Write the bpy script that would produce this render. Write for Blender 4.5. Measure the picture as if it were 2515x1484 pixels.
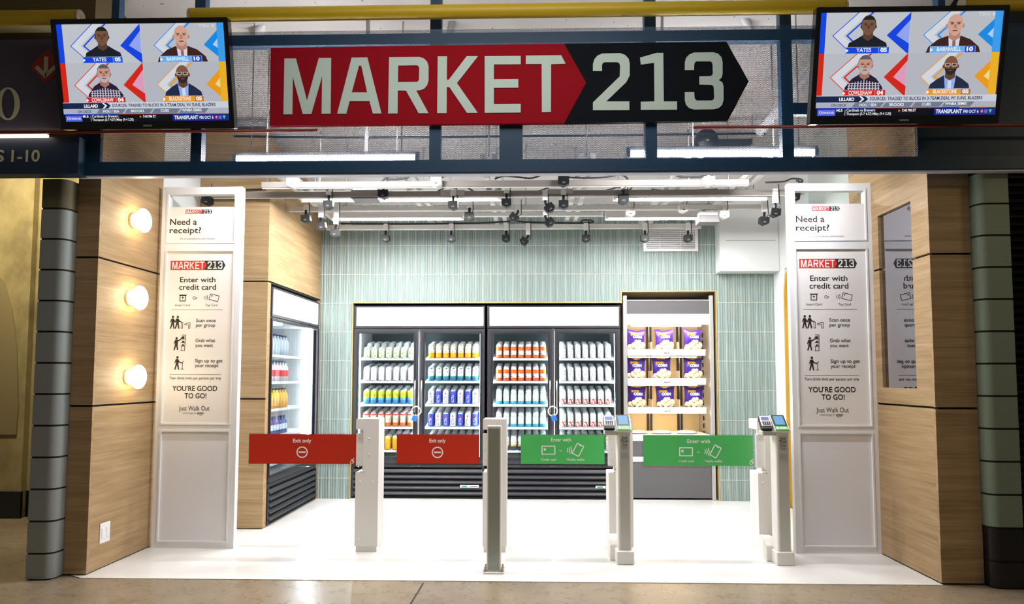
import bpy, math, random
from math import sin, cos, pi, radians
from mathutils import Vector, Matrix
from mathutils.geometry import tessellate_polygon
for o in list(bpy.data.objects): bpy.data.objects.remove(o)
SC = bpy.context.scene
COL = SC.collection
random.seed(7)

# ------------------------------------------------------------------ camera
FPX, CX, CY, EYE = 1750.0, 1257.5, 813.95, 1.3
PITCH, YAW, ROLL = 0.06443748, -0.02693256, 0.00139511
_F = Vector((sin(YAW)*cos(PITCH), cos(YAW)*cos(PITCH), sin(PITCH)))
_R0 = Vector((cos(YAW), -sin(YAW), 0)); _U0 = _R0.cross(_F)
_R = _R0*cos(ROLL) + _U0*sin(ROLL); _U = _R.cross(_F)
cam = bpy.data.objects.new('camera', bpy.data.cameras.new('camera'))
COL.objects.link(cam)
cam.matrix_world = Matrix(((_R.x, _U.x, -_F.x, 0), (_R.y, _U.y, -_F.y, 0), (_R.z, _U.z, -_F.z, EYE), (0, 0, 0, 1)))
cam.data.sensor_width = 36; cam.data.lens = FPX/2515*36
cam.data.shift_y = (CY-742)/2515; cam.data.clip_start = .05
SC.camera = cam
# ------------------------------------------------------------------ world, exposure, concourse lamps
w = bpy.data.worlds.new('world'); SC.world = w; w.use_nodes = True
w.node_tree.nodes['Background'].inputs[0].default_value = (1, .93, .82, 1)
w.node_tree.nodes['Background'].inputs[1].default_value = .10
SC.view_settings.view_transform = 'Standard'; SC.view_settings.look = 'None'
SC.view_settings.exposure = .15; SC.view_settings.gamma = 1; SC.view_settings.use_curve_mapping = False
SC.cycles.use_denoising = True
SC.cycles.max_bounces = 8; SC.cycles.diffuse_bounces = 4; SC.cycles.glossy_bounces = 4
SC.cycles.transmission_bounces = 4; SC.cycles.transparent_max_bounces = 10
SC.cycles.caustics_reflective = False; SC.cycles.caustics_refractive = False
SC.cycles.sample_clamp_indirect = 4

def area(name, loc, aim, sx, sy, power, col):
    l = bpy.data.lights.new(name, 'AREA'); l.shape = 'RECTANGLE'; l.size = sx; l.size_y = sy
    l.energy = power; l.color = col
    o = bpy.data.objects.new(name, l); COL.objects.link(o); o.location = loc
    o.rotation_euler = (Vector(aim)-Vector(loc)).to_track_quat('-Z', 'Y').to_euler()
    return o
area('concourse_strip', (-.2, 3.55, 3.85), (-.2, 3.75, 0), 3.2, .1, 9, (1, .97, .94))
area('concourse_lamp', (-.2, 2.9, 3.95), (-.2, 4.4, 0), 1.8, .4, 25, (1, .96, .91))
area('concourse_lamp', (-4.4, 5.5, 3.3), (-4.4, 6.5, 1.0), 1.0, .4, 85, (1, .92, .7))

# ------------------------------------------------------------------ helpers
def P(x, y, X=None, Y=None, Z=None):
    """world point that the photograph shows at (x, y) on the plane X=, Y= or Z="""
    d = _F + _R*((x-CX)/FPX) - _U*((y-CY)/FPX)
    o = Vector((0, 0, EYE))
    t = (X-o.x)/d.x if X is not None else (Y-o.y)/d.y if Y is not None else (Z-o.z)/d.z
    return o + d*t

def lin(c):
    c = c/255
    return c/12.92 if c <= .04045 else ((c+.055)/1.055)**2.4
def rgb(r, g, b): return (lin(r), lin(g), lin(b), 1)

MATS = {}
def mat(name, col, rough=.5, metal=0, emit=0, spec=.5, ecol=None):
    if name in MATS: return MATS[name]
    m = bpy.data.materials.new(name); m.use_nodes = True; MATS[name] = m
    b = m.node_tree.nodes['Principled BSDF']
    c = rgb(*col)
    b.inputs['Base Color'].default_value = c
    b.inputs['Roughness'].default_value = rough
    b.inputs['Metallic'].default_value = metal
    b.inputs['Specular IOR Level'].default_value = spec
    if emit:
        b.inputs['Emission Color'].default_value = rgb(*(ecol or col)); b.inputs['Emission Strength'].default_value = emit
    return m
def screen(name, col, k=.83):
    """a lit display pixel colour"""
    m = mat('screen_'+name, (6, 6, 8), .35, 0, k, .3, col)
    return m
class NT:
    """short-hand for node building on a material made by mat()"""
    def __init__(s, m): s.t = m.node_tree; s.b = s.t.nodes['Principled BSDF']
    def put(s, sock, v):
        if isinstance(v, bpy.types.NodeSocket): s.t.links.new(v, sock)
        else: sock.default_value = v
    def math(s, op, a, b=0, c=None):
        n = s.t.nodes.new('ShaderNodeMath'); n.operation = op
        s.put(n.inputs[0], a); s.put(n.inputs[1], b)
        if c is not None: s.put(n.inputs[2], c)
        return n.outputs[0]
    def mix(s, f, a, b):
        n = s.t.nodes.new('ShaderNodeMix'); n.data_type = 'RGBA'
        s.put(n.inputs[0], f); s.put(n.inputs[6], a); s.put(n.inputs[7], b)
        return n.outputs[2]
    def ramp(s, f, stops, const=False):
        n = s.t.nodes.new('ShaderNodeValToRGB'); e = n.color_ramp.elements
        if const: n.color_ramp.interpolation = 'CONSTANT'
        while len(e) < len(stops): e.new(.5)
        for el, (p, c) in zip(e, stops): el.position = p; el.color = c
        s.put(n.inputs[0], f); return n.outputs[0]
    def obj(s, sc=(1, 1, 1)):
        tc = s.t.nodes.new('ShaderNodeTexCoord'); mp = s.t.nodes.new('ShaderNodeMapping')
        mp.inputs['Scale'].default_value = sc
        s.t.links.new(tc.outputs['Object'], mp.inputs[0]); return mp.outputs[0]
    def noise(s, v, scale, detail=4, rough=.55):
        n = s.t.nodes.new('ShaderNodeTexNoise'); s.put(n.inputs['Vector'], v)
        n.inputs['Scale'].default_value = scale; n.inputs['Detail'].default_value = detail
        n.inputs['Roughness'].default_value = rough; return n.outputs[0]
    def xyz(s, v):
        n = s.t.nodes.new('ShaderNodeSeparateXYZ'); s.put(n.inputs[0], v); return n.outputs
    def color(s, v): s.put(s.b.inputs['Base Color'], v)
    def bump(s, h, strength=.2, dist=.01):
        n = s.t.nodes.new('ShaderNodeBump'); n.inputs['Strength'].default_value = strength
        n.inputs['Distance'].default_value = dist; s.put(n.inputs['Height'], h)
        s.t.links.new(n.outputs[0], s.b.inputs['Normal'])

ORG = {}
def tag(o, label=None, cat=None, group=None, kind=None):
    if label: o['label'] = label
    if cat: o['category'] = cat
    if group: o['group'] = group
    if kind: o['kind'] = kind
    return o
def thing(name, label, cat, loc, group=None):
    o = bpy.data.objects.new(name, None); COL.objects.link(o); o.location = loc
    o.empty_display_size = .05; ORG[o.name] = Vector(loc)
    return tag(o, label, cat, group)

class MB:
    """collects shapes in world space; build() makes ONE mesh object"""
    def __init__(s, xf=None): s.v = []; s.f = []; s.mi = []; s.sm = []; s.mats = []; s.xf = xf
    def add(s, vs, fs, m, smooth=False):
        if m not in s.mats: s.mats.append(m)
        k = s.mats.index(m); b = len(s.v)
        for p in vs:
            p = Vector(p); s.v.append(s.xf @ p if s.xf is not None else p)
        for f in fs: s.f.append([b+i for i in f]); s.mi.append(k); s.sm.append(smooth)
        return s
    def box(s, x0, y0, z0, x1, y1, z1, m):
        x0, x1 = min(x0, x1), max(x0, x1); y0, y1 = min(y0, y1), max(y0, y1); z0, z1 = min(z0, z1), max(z0, z1)
        return s.add([(x0, y0, z0), (x1, y0, z0), (x1, y1, z0), (x0, y1, z0), (x0, y0, z1), (x1, y0, z1), (x1, y1, z1), (x0, y1, z1)],
                     [(0, 3, 2, 1), (4, 5, 6, 7), (0, 1, 5, 4), (1, 2, 6, 5), (2, 3, 7, 6), (3, 0, 4, 7)], m)
    def cube(s, c, sx, sy, sz, m, rot=None):
        """box about a centre, turned by a matrix"""
        pts = [Vector((a*sx/2, b*sy/2, d*sz/2)) for d in (-1, 1) for a, b in ((-1, -1), (1, -1), (1, 1), (-1, 1))]
        if rot is not None: pts = [rot @ p for p in pts]
        return s.add([Vector(c)+p for p in pts], [(0, 3, 2, 1), (4, 5, 6, 7), (0, 1, 5, 4), (1, 2, 6, 5), (2, 3, 7, 6), (3, 0, 4, 7)], m)
    def flat(s, loops, m, fn):
        """filled polygon (outer loop, then holes) through fn(a, b)"""
        if not isinstance(loops[0][0], (tuple, list)): loops = [loops]
        pts = [p for l in loops for p in l]
        tris = tessellate_polygon([[Vector((a, b, 0)) for a, b in l] for l in loops])
        out = []
        for t in tris:
            (ax, ay), (bx, by), (cx, cy) = pts[t[0]], pts[t[1]], pts[t[2]]
            ar = (bx-ax)*(cy-ay)-(by-ay)*(cx-ax)
            if abs(ar) < 1e-12: continue
            out.append(t if ar > 0 else (t[0], t[2], t[1]))
        return s.add([fn(a, b) for a, b in pts], out, m)
    def slab(s, loops, m, fn, d0, d1):
        """polygon extruded between depths: fn(a, b, d); d1 is the seen face"""
        if not isinstance(loops[0][0], (tuple, list)): loops = [loops]
        s.flat(loops, m, lambda a, b: fn(a, b, d1))
        s.flat(loops, m, lambda a, b: fn(a, b, d0))
        n = len(s.f)
        for l in loops:
            k = len(l)
            s.add([fn(a, b, d0) for a, b in l]+[fn(a, b, d1) for a, b in l], [(i, (i+1) % k, k+(i+1) % k, k+i) for i in range(k)], m)
        return s
    def tube(s, pts, r, m, n=8, cap=True):
        pts = [Vector(p) for p in pts]; vs = []; fs = []
        up = None
        for i, p in enumerate(pts):
            t = (pts[min(i+1, len(pts)-1)]-pts[max(i-1, 0)]).normalized()
            if up is None: up = t.orthogonal().normalized()
            up = (up - t*up.dot(t)).normalized(); sd = t.cross(up)
            rr = r[i] if isinstance(r, (list, tuple)) else r
            for k in range(n):
                a = 2*pi*k/n; vs.append(p+(up*cos(a)+sd*sin(a))*rr)
        for i in range(len(pts)-1):
            for k in range(n):
                fs.append((i*n+k, i*n+(k+1) % n, (i+1)*n+(k+1) % n, (i+1)*n+k))
        if cap: fs += [tuple(range(n))[::-1], tuple(range((len(pts)-1)*n, len(pts)*n))]
        return s.add(vs, fs, m, True)
    def lathe(s, prof, c, m, n=16, axis='Z', smooth=True, ang=(0, 2*pi)):
        """profile [(radius, height)] about an axis through c"""
        c = Vector(c); vs = []; fs = []; full = abs(ang[1]-ang[0]-2*pi) < 1e-6
        for r, h in prof:
            for k in range(n if full else n+1):
                a = ang[0]+(ang[1]-ang[0])*k/n; x, y = r*cos(a), r*sin(a)
                vs.append(c+Vector({'Z': (x, y, h), 'X': (h, x, y), 'Y': (y, h, x)}[axis]))
        q = n if full else n+1
        for i in range(len(prof)-1):
            for k in range(n):
                fs.append((i*q+k, i*q+(k+1) % q, (i+1)*q+(k+1) % q, (i+1)*q+k))
        return s.add(vs, fs, m, smooth)
    def ball(s, c, rx, ry, rz, m, n=12, rot=None):
        vs = []; fs = []
        for i in range(n//2+1):
            t = pi*i/(n//2)
            for k in range(n):
                a = 2*pi*k/n; p = Vector((rx*sin(t)*cos(a), ry*sin(t)*sin(a), rz*cos(t)))
                vs.append(Vector(c)+(rot @ p if rot is not None else p))
        for i in range(n//2):
            for k in range(n): fs.append((i*n+k, (i+1)*n+k, (i+1)*n+(k+1) % n, i*n+(k+1) % n))
        return s.add(vs, fs, m, True)
    def text(s, body, a, b, cap, m, fn, width=None, bold=0, align='C', shear=0):
        """flat lettering; (a, b) is the centre (or left end) of the baseline, cap the capital height"""
        vs, fs, w_ = glyphs(body, bold)
        k = cap/CAP; kx = width/w_ if width else k
        x0 = a - (w_*kx/2 if align == 'C' else w_*kx if align == 'R' else 0)
        return s.add([fn(x0+x*kx+y*k*shear, b+y*k) for x, y in vs], fs, m)
    def build(s, name, parent=None, label=None, cat=None, group=None, kind=None, bevel=0, origin=None, seg=1):
        if parent is not None: o0 = ORG[parent.name]
        elif origin is not None: o0 = Vector(origin)
        elif kind == 'structure': o0 = Vector((0, 0, 0))
        else:
            xs, ys, zs = zip(*s.v); o0 = Vector(((min(xs)+max(xs))/2, (min(ys)+max(ys))/2, min(zs)))
        me = bpy.data.meshes.new(name)
        me.from_pydata([tuple(p-o0) for p in s.v], [], s.f)
        for m in s.mats: me.materials.append(m)
        me.polygons.foreach_set('material_index', s.mi); me.polygons.foreach_set('use_smooth', s.sm)
        me.update()
        o = bpy.data.objects.new(name, me); COL.objects.link(o)
        ORG[o.name] = o0
        if parent is None: o.location = o0
        else: o.parent = parent
        if bevel:
            md = o.modifiers.new('bevel', 'BEVEL'); md.width = bevel; md.segments = seg; md.limit_method = 'ANGLE'; md.angle_limit = radians(40)
        return tag(o, label, cat, group, kind)

_G = {}; CAP = 1
def glyphs(body, bold=0):
    key = (body, bold)
    if key in _G: return _G[key]
    c = bpy.data.curves.new('t', 'FONT'); c.body = body; c.offset = bold; c.resolution_u = 3
    o = bpy.data.objects.new('t', c)
    me = bpy.data.meshes.new_from_object(o)
    vs = [(v.co.x, v.co.y) for v in me.vertices]; fs = []
    for p in me.polygons:
        ix = list(p.vertices)
        ar = sum(vs[ix[i]][0]*vs[ix[(i+1) % len(ix)]][1]-vs[ix[(i+1) % len(ix)]][0]*vs[ix[i]][1] for i in range(len(ix)))
        fs.append(ix if ar > 0 else ix[::-1])
    x0 = min(x for x, y in vs)
    vs = [(x-x0, y) for x, y in vs]
    bpy.data.objects.remove(o); bpy.data.curves.remove(c); bpy.data.meshes.remove(me)
    _G[key] = (vs, fs, max(x for x, y in vs)); return _G[key]
CAP = max(y for x, y in glyphs('H')[0])

def copy_thing(o, loc, label=None, group=None):
    r = o.copy(); COL.objects.link(r); r.location = loc; ORG[r.name] = Vector(loc)
    if label: r['label'] = label
    if group: r['group'] = group
    for ch in list(o.children):
        c = ch.copy(); COL.objects.link(c); c.parent = r
        for g in list(ch.children):
            d = g.copy(); COL.objects.link(d); d.parent = c
    return r
def ellipse(cx, cy, rx, ry, n=24, a0=0, a1=2*pi):
    e = abs(a1-a0-2*pi) < 1e-6
    return [(cx+rx*cos(a0+(a1-a0)*i/(n if e else n-1)), cy+ry*sin(a0+(a1-a0)*i/(n if e else n-1))) for i in range(n)]
def rrect(x0, y0, x1, y1, r, n=4):
    pts = []
    for cx, cy, a in ((x1-r, y0+r, -pi/2), (x1-r, y1-r, 0), (x0+r, y1-r, pi/2), (x0+r, y0+r, pi)):
        pts += [(cx+r*cos(a+pi/2*i/n), cy+r*sin(a+pi/2*i/n)) for i in range(n+1)]
    return pts
def stroke(p, q, w):
    (ax, ay), (bx, by) = p, q; L = math.hypot(bx-ax, by-ay); nx, ny = -(by-ay)/L*w/2, (bx-ax)/L*w/2
    return [(ax-nx, ay-ny), (bx-nx, by-ny), (bx+nx, by+ny), (ax+nx, ay+ny)]
ORD = ['first', 'second', 'third', 'fourth', 'fifth', 'sixth', 'seventh', 'eighth', 'ninth', 'tenth', 'eleventh', 'twelfth']
# ------------------------------------------------------------------ materials
def wood(name, c0, c1, c2, axis='Y', rough=.5):
    m = mat(name, c1, rough, spec=.3); t = NT(m)
    sc = {'Y': (6, .9, 13), 'X': (.9, 6, 13)}[axis]
    v = t.obj(sc); n1 = t.noise(v, 1.6, 6, .62)
    v2 = t.obj({'Y': (20, 1.6, 90), 'X': (1.6, 20, 90)}[axis]); n2 = t.noise(v2, 1.4, 4, .65)
    f = t.math('ADD', t.math('MULTIPLY', n1, .55), t.math('MULTIPLY', n2, .46))
    t.color(t.ramp(f, [(.34, rgb(*c0)), (.5, rgb(*c1)), (.66, rgb(*c2))])); return m
OAK = wood('oak_laminate', (136, 109, 76), (160, 133, 96), (178, 152, 116))
OAKX = wood('oak_laminate_front', (136, 109, 76), (160, 133, 96), (178, 152, 116), 'X')
GAP = mat('dark_gap', (28, 24, 20), .8)
WHITE = mat('white_paint', (240, 240, 240), .45)
DRY = mat('white_drywall', (226, 228, 226), .7)
DRYG = mat('grey_drywall', (190, 195, 186), .7)
CEIL = mat('white_ceiling', (226, 221, 216), .8); t = NT(CEIL)
nz = t.noise(t.obj(), 1.2, 5); sp = t.noise(t.obj(), 26, 2)
t.color(t.mix(t.math('GREATER_THAN', sp, .73), t.ramp(nz, [(.3, rgb(196, 191, 186)), (.7, rgb(216, 212, 208))]), rgb(110, 106, 100)))
STEEL = mat('white_steel', (226, 224, 220), .4)
RAIL_SHADED = mat('shaded_white_rail', (134, 126, 118), .5)  # white rail darkened in colour to stand for its shaded front face
STEELG = mat('galvanised_strut', (176, 174, 170), .45)
TILE = mat('sage_tile', (146, 174, 164), .3); t = NT(TILE)
t.color(t.ramp(t.noise(t.obj((12, 12, 3)), 1, 1), [(.3, rgb(127, 144, 139)), (.7, rgb(136, 153, 148))]))
GROUT = mat('pale_grout', (222, 218, 206), .8)
BRASS = mat('brass_trim', (206, 180, 120), .35, .6)
FLOORW = mat('white_terrazzo', (232, 228, 222), .12); t = NT(FLOORW)
s1 = t.noise(t.obj(), 160, 2); s2 = t.noise(t.obj(), 2.5, 4)
c = t.mix(t.math('GREATER_THAN', s1, .66), t.ramp(s2, [(.3, rgb(230, 228, 224)), (.7, rgb(240, 239, 236))]), rgb(196, 186, 174))
t.color(c); t.put(t.b.inputs['Roughness'], t.math('MULTIPLY_ADD', s2, .16, .08))
CONC = mat('polished_concrete', (120, 104, 82), .3); t = NT(CONC)
n1 = t.noise(t.obj((1, 1.4, 1)), 1.3, 8, .65); n2 = t.noise(t.obj(), 9, 6, .7)
f = t.math('ADD', t.math('MULTIPLY', n1, .7), t.math('MULTIPLY', n2, .3))
t.color(t.ramp(f, [(.3, rgb(120, 106, 84)), (.5, rgb(136, 120, 97)), (.6, rgb(146, 130, 107)), (.7, rgb(164, 149, 127))]))
t.put(t.b.inputs['Roughness'], t.math('MULTIPLY_ADD', n2, .35, .12))
WALLC = mat('stained_concrete', (132, 116, 72), .85); t = NT(WALLC)
n1 = t.noise(t.obj((1, 1, .7)), 1.6, 8, .65)
t.color(t.ramp(n1, [(.3, rgb(92, 78, 46)), (.5, rgb(134, 118, 76)), (.7, rgb(160, 146, 104))]))
CMU = mat('grey_painted_block', (140, 147, 145), .55); t = NT(CMU); t.bump(t.noise(t.obj(), 90, 3), .25, .004)
CMUO = mat('olive_block', (96, 92, 68), .8); t = NT(CMUO); t.bump(t.noise(t.obj(), 90, 3), .4, .006)
CMUG = mat('sage_painted_block', (122, 136, 118), .6); t = NT(CMUG); t.bump(t.noise(t.obj(), 90, 3), .35, .005)
BLACK = mat('black_paint', (16, 17, 22), .35)
MORTAR = mat('dark_mortar', (40, 36, 28), .9)
NAVY = mat('navy_steel', (18, 62, 94), .5)
NAVYS = mat('navy_sign_face', (10, 40, 66), .5)
YEL = mat('yellow_tube', (186, 158, 22), .45)
CREAM = mat('cream_cap', (196, 180, 150), .6)
REDBAR = mat('red_bar', (120, 26, 16), .4)
SIGNR = mat('sign_red', (140, 14, 28), .85, spec=.1); SIGNK = mat('sign_black', (16, 20, 26), .85, spec=.1)
SIGNW = mat('sign_pale_letter', (186, 204, 196), .8, spec=.15)
BLK = mat('black_plastic', (26, 26, 28), .4)
GREYP = mat('grey_plastic', (96, 92, 92), .45)
TVB = mat('tv_gloss_black', (8, 8, 10), .12)
POST = mat('gate_white', (242, 238, 232), .42)
POSTG = mat('post_grey_green', (150, 156, 144), .5)
POSTL = mat('post_pale_grey', (196, 196, 188), .45)
BOLT = mat('zinc_bolt', (170, 160, 140), .35, .8)
FILMR = mat('red_film', (184, 44, 24), .3); FILMG = mat('green_film', (80, 182, 98), .25)
TXW = mat('white_vinyl', (244, 242, 238), .5); INK = mat('dark_ink', (44, 38, 36), .6); INKL = mat('brown_grey_ink', (130, 120, 110), .6)
LRED = mat('logo_red', (216, 42, 34), .5); LBLK = mat('logo_black', (44, 40, 38), .5)
POSTER = mat('poster_white', (246, 242, 238), .55)
PANEL = mat('panel_white', (236, 236, 240), .5)
FRAMEB = mat('cooler_black', (44, 44, 50), .4)
SLATE = mat('cooler_slate', (74, 88, 88), .6)
INW = mat('cooler_inner_white', (226, 230, 232), .5)
CHROME = mat('brushed_handle', (150, 148, 146), .3, .9)
BLUEL = mat('padlock_blue', (40, 98, 196), .4); CABW = mat('cable_white', (220, 214, 204), .5)
CHAR = mat('charcoal_panel', (86, 84, 86), .6); t = NT(CHAR); t.bump(t.noise(t.obj(), 300, 2), .2, .002)
ALU = mat('aluminium', (186, 184, 184), .32, .5)
BEIGE = mat('display_back_beige', (228, 208, 170), .5)
DARKM = mat('dark_slot', (38, 32, 28), .5)
PURP = mat('bag_purple', (72, 40, 150), .28)
LIGHTW = mat('lightbox_white', (255, 255, 255), .4, 0, 4.0)
TUBEF = mat('led_tube_bare', (255, 255, 255), .4, 0, 235, ecol=(250, 250, 255))
TUBE = mat('led_tube', (255, 255, 255), .4, 0, 195, ecol=(255, 253, 252))
COOLLED = mat('cooler_led', (255, 255, 255), .4, 0, 34, ecol=(232, 242, 255))
SIDELED = mat('side_cooler_led', (255, 255, 255), .4, 0, 130, ecol=(236, 244, 255))
WARMLED = mat('warm_led', (255, 255, 255), .4, 0, 22, ecol=(255, 226, 176))
GLOBE = mat('globe_glass', (255, 255, 255), .3, 0, 15, ecol=(255, 236, 200))
STRIP = mat('warm_strip', (255, 255, 255), .4, 0, 3, ecol=(255, 226, 200))
MIRROR = mat('mirror_glass', (186, 188, 196), .01, 1)
def glassmat(name, tint, gloss=1.0, rough=.02):
    m = bpy.data.materials.new(name); m.use_nodes = True; nt = m.node_tree; nt.nodes.clear()
    o = nt.nodes.new('ShaderNodeOutputMaterial'); mx = nt.nodes.new('ShaderNodeMixShader')
    tr = nt.nodes.new('ShaderNodeBsdfTransparent'); gl = nt.nodes.new('ShaderNodeBsdfGlossy'); lw = nt.nodes.new('ShaderNodeLayerWeight')
    tr.inputs[0].default_value = tint; gl.inputs['Roughness'].default_value = rough; lw.inputs[0].default_value = .5
    pw = nt.nodes.new('ShaderNodeMath'); pw.operation = 'POWER'; pw.inputs[1].default_value = 5
    mu = nt.nodes.new('ShaderNodeMath'); mu.operation = 'MULTIPLY_ADD'; mu.inputs[1].default_value = .96*gloss; mu.inputs[2].default_value = .03*gloss
    nt.links.new(lw.outputs['Facing'], pw.inputs[0]); nt.links.new(pw.outputs[0], mu.inputs[0]); nt.links.new(mu.outputs[0], mx.inputs[0])
    nt.links.new(tr.outputs[0], mx.inputs[1]); nt.links.new(gl.outputs[0], mx.inputs[2]); nt.links.new(mx.outputs[0], o.inputs[0])
    return m
GLASS = glassmat('clear_glass', (.95, .97, .97, 1)); ACRYL = glassmat('clear_acrylic', (.93, .95, .95, 1), 1.6)
# perforated sheet: hexagonal rows of round holes
PERF = mat('perforated_navy', (18, 62, 94), .5); t = NT(PERF)
X, Yy, Z = t.xyz(t.obj())
pt = .0078
def dots(ox, oz):
    a = t.math('SUBTRACT', t.math('FRACT', t.math('ADD', t.math('DIVIDE', X, pt), ox+100)), .5)
    b = t.math('MULTIPLY', t.math('SUBTRACT', t.math('FRACT', t.math('ADD', t.math('DIVIDE', Z, pt*1.732), oz+100)), .5), 1.732)
    return t.math('ADD', t.math('MULTIPLY', a, a), t.math('MULTIPLY', b, b))
hole = t.math('LESS_THAN', t.math('MINIMUM', dots(0, 0), dots(.5, .5)), .335**2)
t.put(t.b.inputs['Alpha'], t.math('SUBTRACT', 1, hole))
# ------------------------------------------------------------------ the room
def st(name, mb, bevel=0): return mb.build(name, kind='structure', bevel=bevel)
XL, XR, XI, YF, YW, YI, YB = -2.92, 2.59, -2.30, 4.69, 5.50, 6.13, 7.68
b = MB(); b.box(-9, -4, -.2, 9, 10, -.004, CONC)
a1, a2 = P(1040, 1431, Z=0), P(985, 1520, Z=0)
b.flat([(a1.x-.006, a1.y), (a2.x-.006, a2.y), (a2.x+.006, a2.y), (a1.x+.006, a1.y)], MORTAR, lambda x, y: (x, y, -.0035))
st('floor', b)
b = MB(); b.add([(XL, 4.63, 0), (XR, 4.645, 0), (XR, 8.6, 0), (-3.2, 8.6, 0), (-3.2, 4.8, 0), (XL, 4.63, -.004), (XR, 4.645, -.004)],
                [(0, 1, 2, 3, 4), (5, 6, 1, 0)], FLOORW)
st('floor_store', b)
# sloping white soffit above the store and the concourse
def ceil_z(y): return 3.12+.27*(7.9-y) if y > 3.2 else 4.389
b = MB(); prof = [(9.2, ceil_z(9.2)), (3.2, 4.389), (-4, 4.389)]
vs = []
for y, z in prof: vs += [(-7, y, z), (2.95, y, z), (-7, y, z+.15), (2.95, y, z+.15)]
fs = []
for i in range(2):
    k = i*4; fs += [(k, k+1, k+5, k+4), (k+2, k+6, k+7, k+3), (k, k+4, k+6, k+2), (k+1, k+3, k+7, k+5)]
b.add(vs, fs, CEIL); st('ceiling', b)
b = MB(); b.box(2.95, 4.95, 3.62, 7, 6.0, 4.1, BLACK); b.box(2.95, 6.0, 0, 7, 6.1, 4.1, BLACK); st('wall_far_right', b)

def rows(b, x0, y0, x1, y1, cuts, m, gap=.007):
    for z0, z1 in zip(cuts[:-1], cuts[1:]): b.box(x0, y0, z0+gap, x1, y1, z1-gap, m)
# left entrance wood: side cladding and dark front return share one wall
CUT = [.0, 1.105, 2.105, 3.45]
b = MB(); b.box(XL-.14, YF+.015, 0, XL-.012, YW, 3.45, GAP)
rows(b, XL-.02, YF+.02, XL, YW, CUT, OAK); rows(b, XL-.155, YF, XL-.0, YF+.02, CUT, OAKX)
b.box(XL-.14, YF+.01, 0, XL-.004, YW, .008, GAP)
st('wall_left', b)
b = MB(); b.box(XL-.14, YW, 0, XL-.004, YI+.01, 3.5, DRY); st('wall_left_drywall', b)
# inner left wood with the cooler bay
b = MB(); cut = [.0, 1.11, 2.135, 3.5]
rows(b, XL-.05, YI, XI-.0, YI+.02, cut, OAKX)
b.box(XL-.05, YI+.012, 0, XI-.01, YI+.03, 3.5, GAP)
b.box(XI-.02, YI+.02, 2.145, XI, YB+.02, 3.4, OAK)
b.box(XI-.4, YI+.02, .007, XI, YI+.075, 2.128, OAK)
b.box(XI-.4, YB-.055, .0, XI, YB+.02, 2.128, OAK)
b.box(XI-.8, YI+.03, 2.128, XI-.01, YB+.05, 2.15, GAP)
b.box(XI-.85, YI+.03, 0, XI-.8, YB+.05, 2.15, GAP)
st('wall_left_inner', b)
# right entrance wood with the mirror recess
b = MB(); my0, my1, mz0, mz1 = 4.872, 5.335, 1.228, 2.507
b.box(XR+.03, YF, 0, XR+.25, 5.8, 3.5, GAP)
def rw(y0, y1, z0, z1): b.box(XR, y0, z0, XR+.03, y1, z1, OAK)
c1, c2 = 1.108, 2.105
rw(YF-.01, 5.8, .007, c1-.007)
rw(YF-.01, my0, c1+.007, c2-.007); rw(my1, 5.8, c1+.007, c2-.007); rw(my0, my1, c1+.007, mz0)
rw(YF-.01, my0, c2+.007, 3.5); rw(my1, 5.8, c2+.007, 3.5); rw(my0, my1, mz1, 3.5)
rows(b, XR, YF-.03, XR+.265, YF-.01, CUT, OAKX)
b.box(XR+.004, YF-.02, 0, XR+.25, 5.8, .008, GAP)
st('wall_right', b)
b = MB(); b.box(XR+.01, 5.8, 0, XR+.12, 6.66, 3.5, DRYG)
b.box(XR+.012, 6.66, 2.42, XR+.12, YB+.3, 3.5, DRY); b.box(XR+.012, 7.335, 0, XR+.12, YB+.3, 2.42, DRY)
st('wall_right_drywall', b)
# fluted tile wall, tile by tile, with the two equipment bays left open
TP, TH, TZ = .0817, .3143, 2.732
def zlimit(x):
    if -1.935 < x < .968: return 2.103
    if .968 <= x < 1.984: return 2.224
    return 0
b = MB(); x_ref = 1.187
prof = [(.0, .0)]+[(.002+(.0775/3)*(k+(i/5)), .011*sin(pi*i/5)**.7) for k in range(3) for i in range(0, 6)]+[(.0805, 0)]
i0 = int((XI-x_ref)/TP)-1; i1 = int((2.64-x_ref)/TP)+1
edges = [-1.935, .968, 1.984]
for i in range(i0, i1+1):
    xa, xb = x_ref+i*TP+.0011, x_ref+(i+1)*TP-.0011
    segs = [(xa, xb)]
    for e in edges:
        segs = [s for a, c in segs for s in ([(a, e), (e, c)] if a < e < c else [(a, c)])]
    for a, c in segs:
        a2, c2_ = max(a, XI), min(c, 2.64)
        if c2_-a2 < .003: continue
        lim = zlimit((a2+c2_)/2)
        pr = [(xa+px, d) for px, d in prof if a2-1e-6 <= xa+px <= c2_+1e-6]
        pr = [(a2, pr[0][1] if pr else 0)]+pr+[(c2_, pr[-1][1] if pr else 0)]
        for j in range(-9, 3):
            z0, z1 = TZ+j*TH+.002, TZ+(j+1)*TH-.002
            z0 = max(z0, lim, .0); z1 = min(z1, 3.3)
            if z1-z0 < .004: continue
            n = len(pr)
            b.add([(x, YB-d, z0) for x, d in pr]+[(x, YB-d, z1) for x, d in pr], [(k, k+1, n+k+1, n+k) for k in range(n-1)], TILE)
for x0, x1, z0 in ((XI, -1.935, 0), (-1.935, .968, 2.103), (.968, 1.984, 2.224), (1.984, 2.64, 0)):
    b.box(x0, YB-.001, z0, x1, YB+.06, 3.3, GROUT)
    for j in range(-8, 3):
        z = TZ+j*TH
        if z > z0+.01 and z < 3.29: b.box(x0, YB-.0095, z-.002, x1, YB-.001, z+.002, GROUT)
st('wall_back', b)
b = MB()
b.box(-2.9, 8.55, 0, 2.64, 8.6, 3.2, GAP); 
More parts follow.
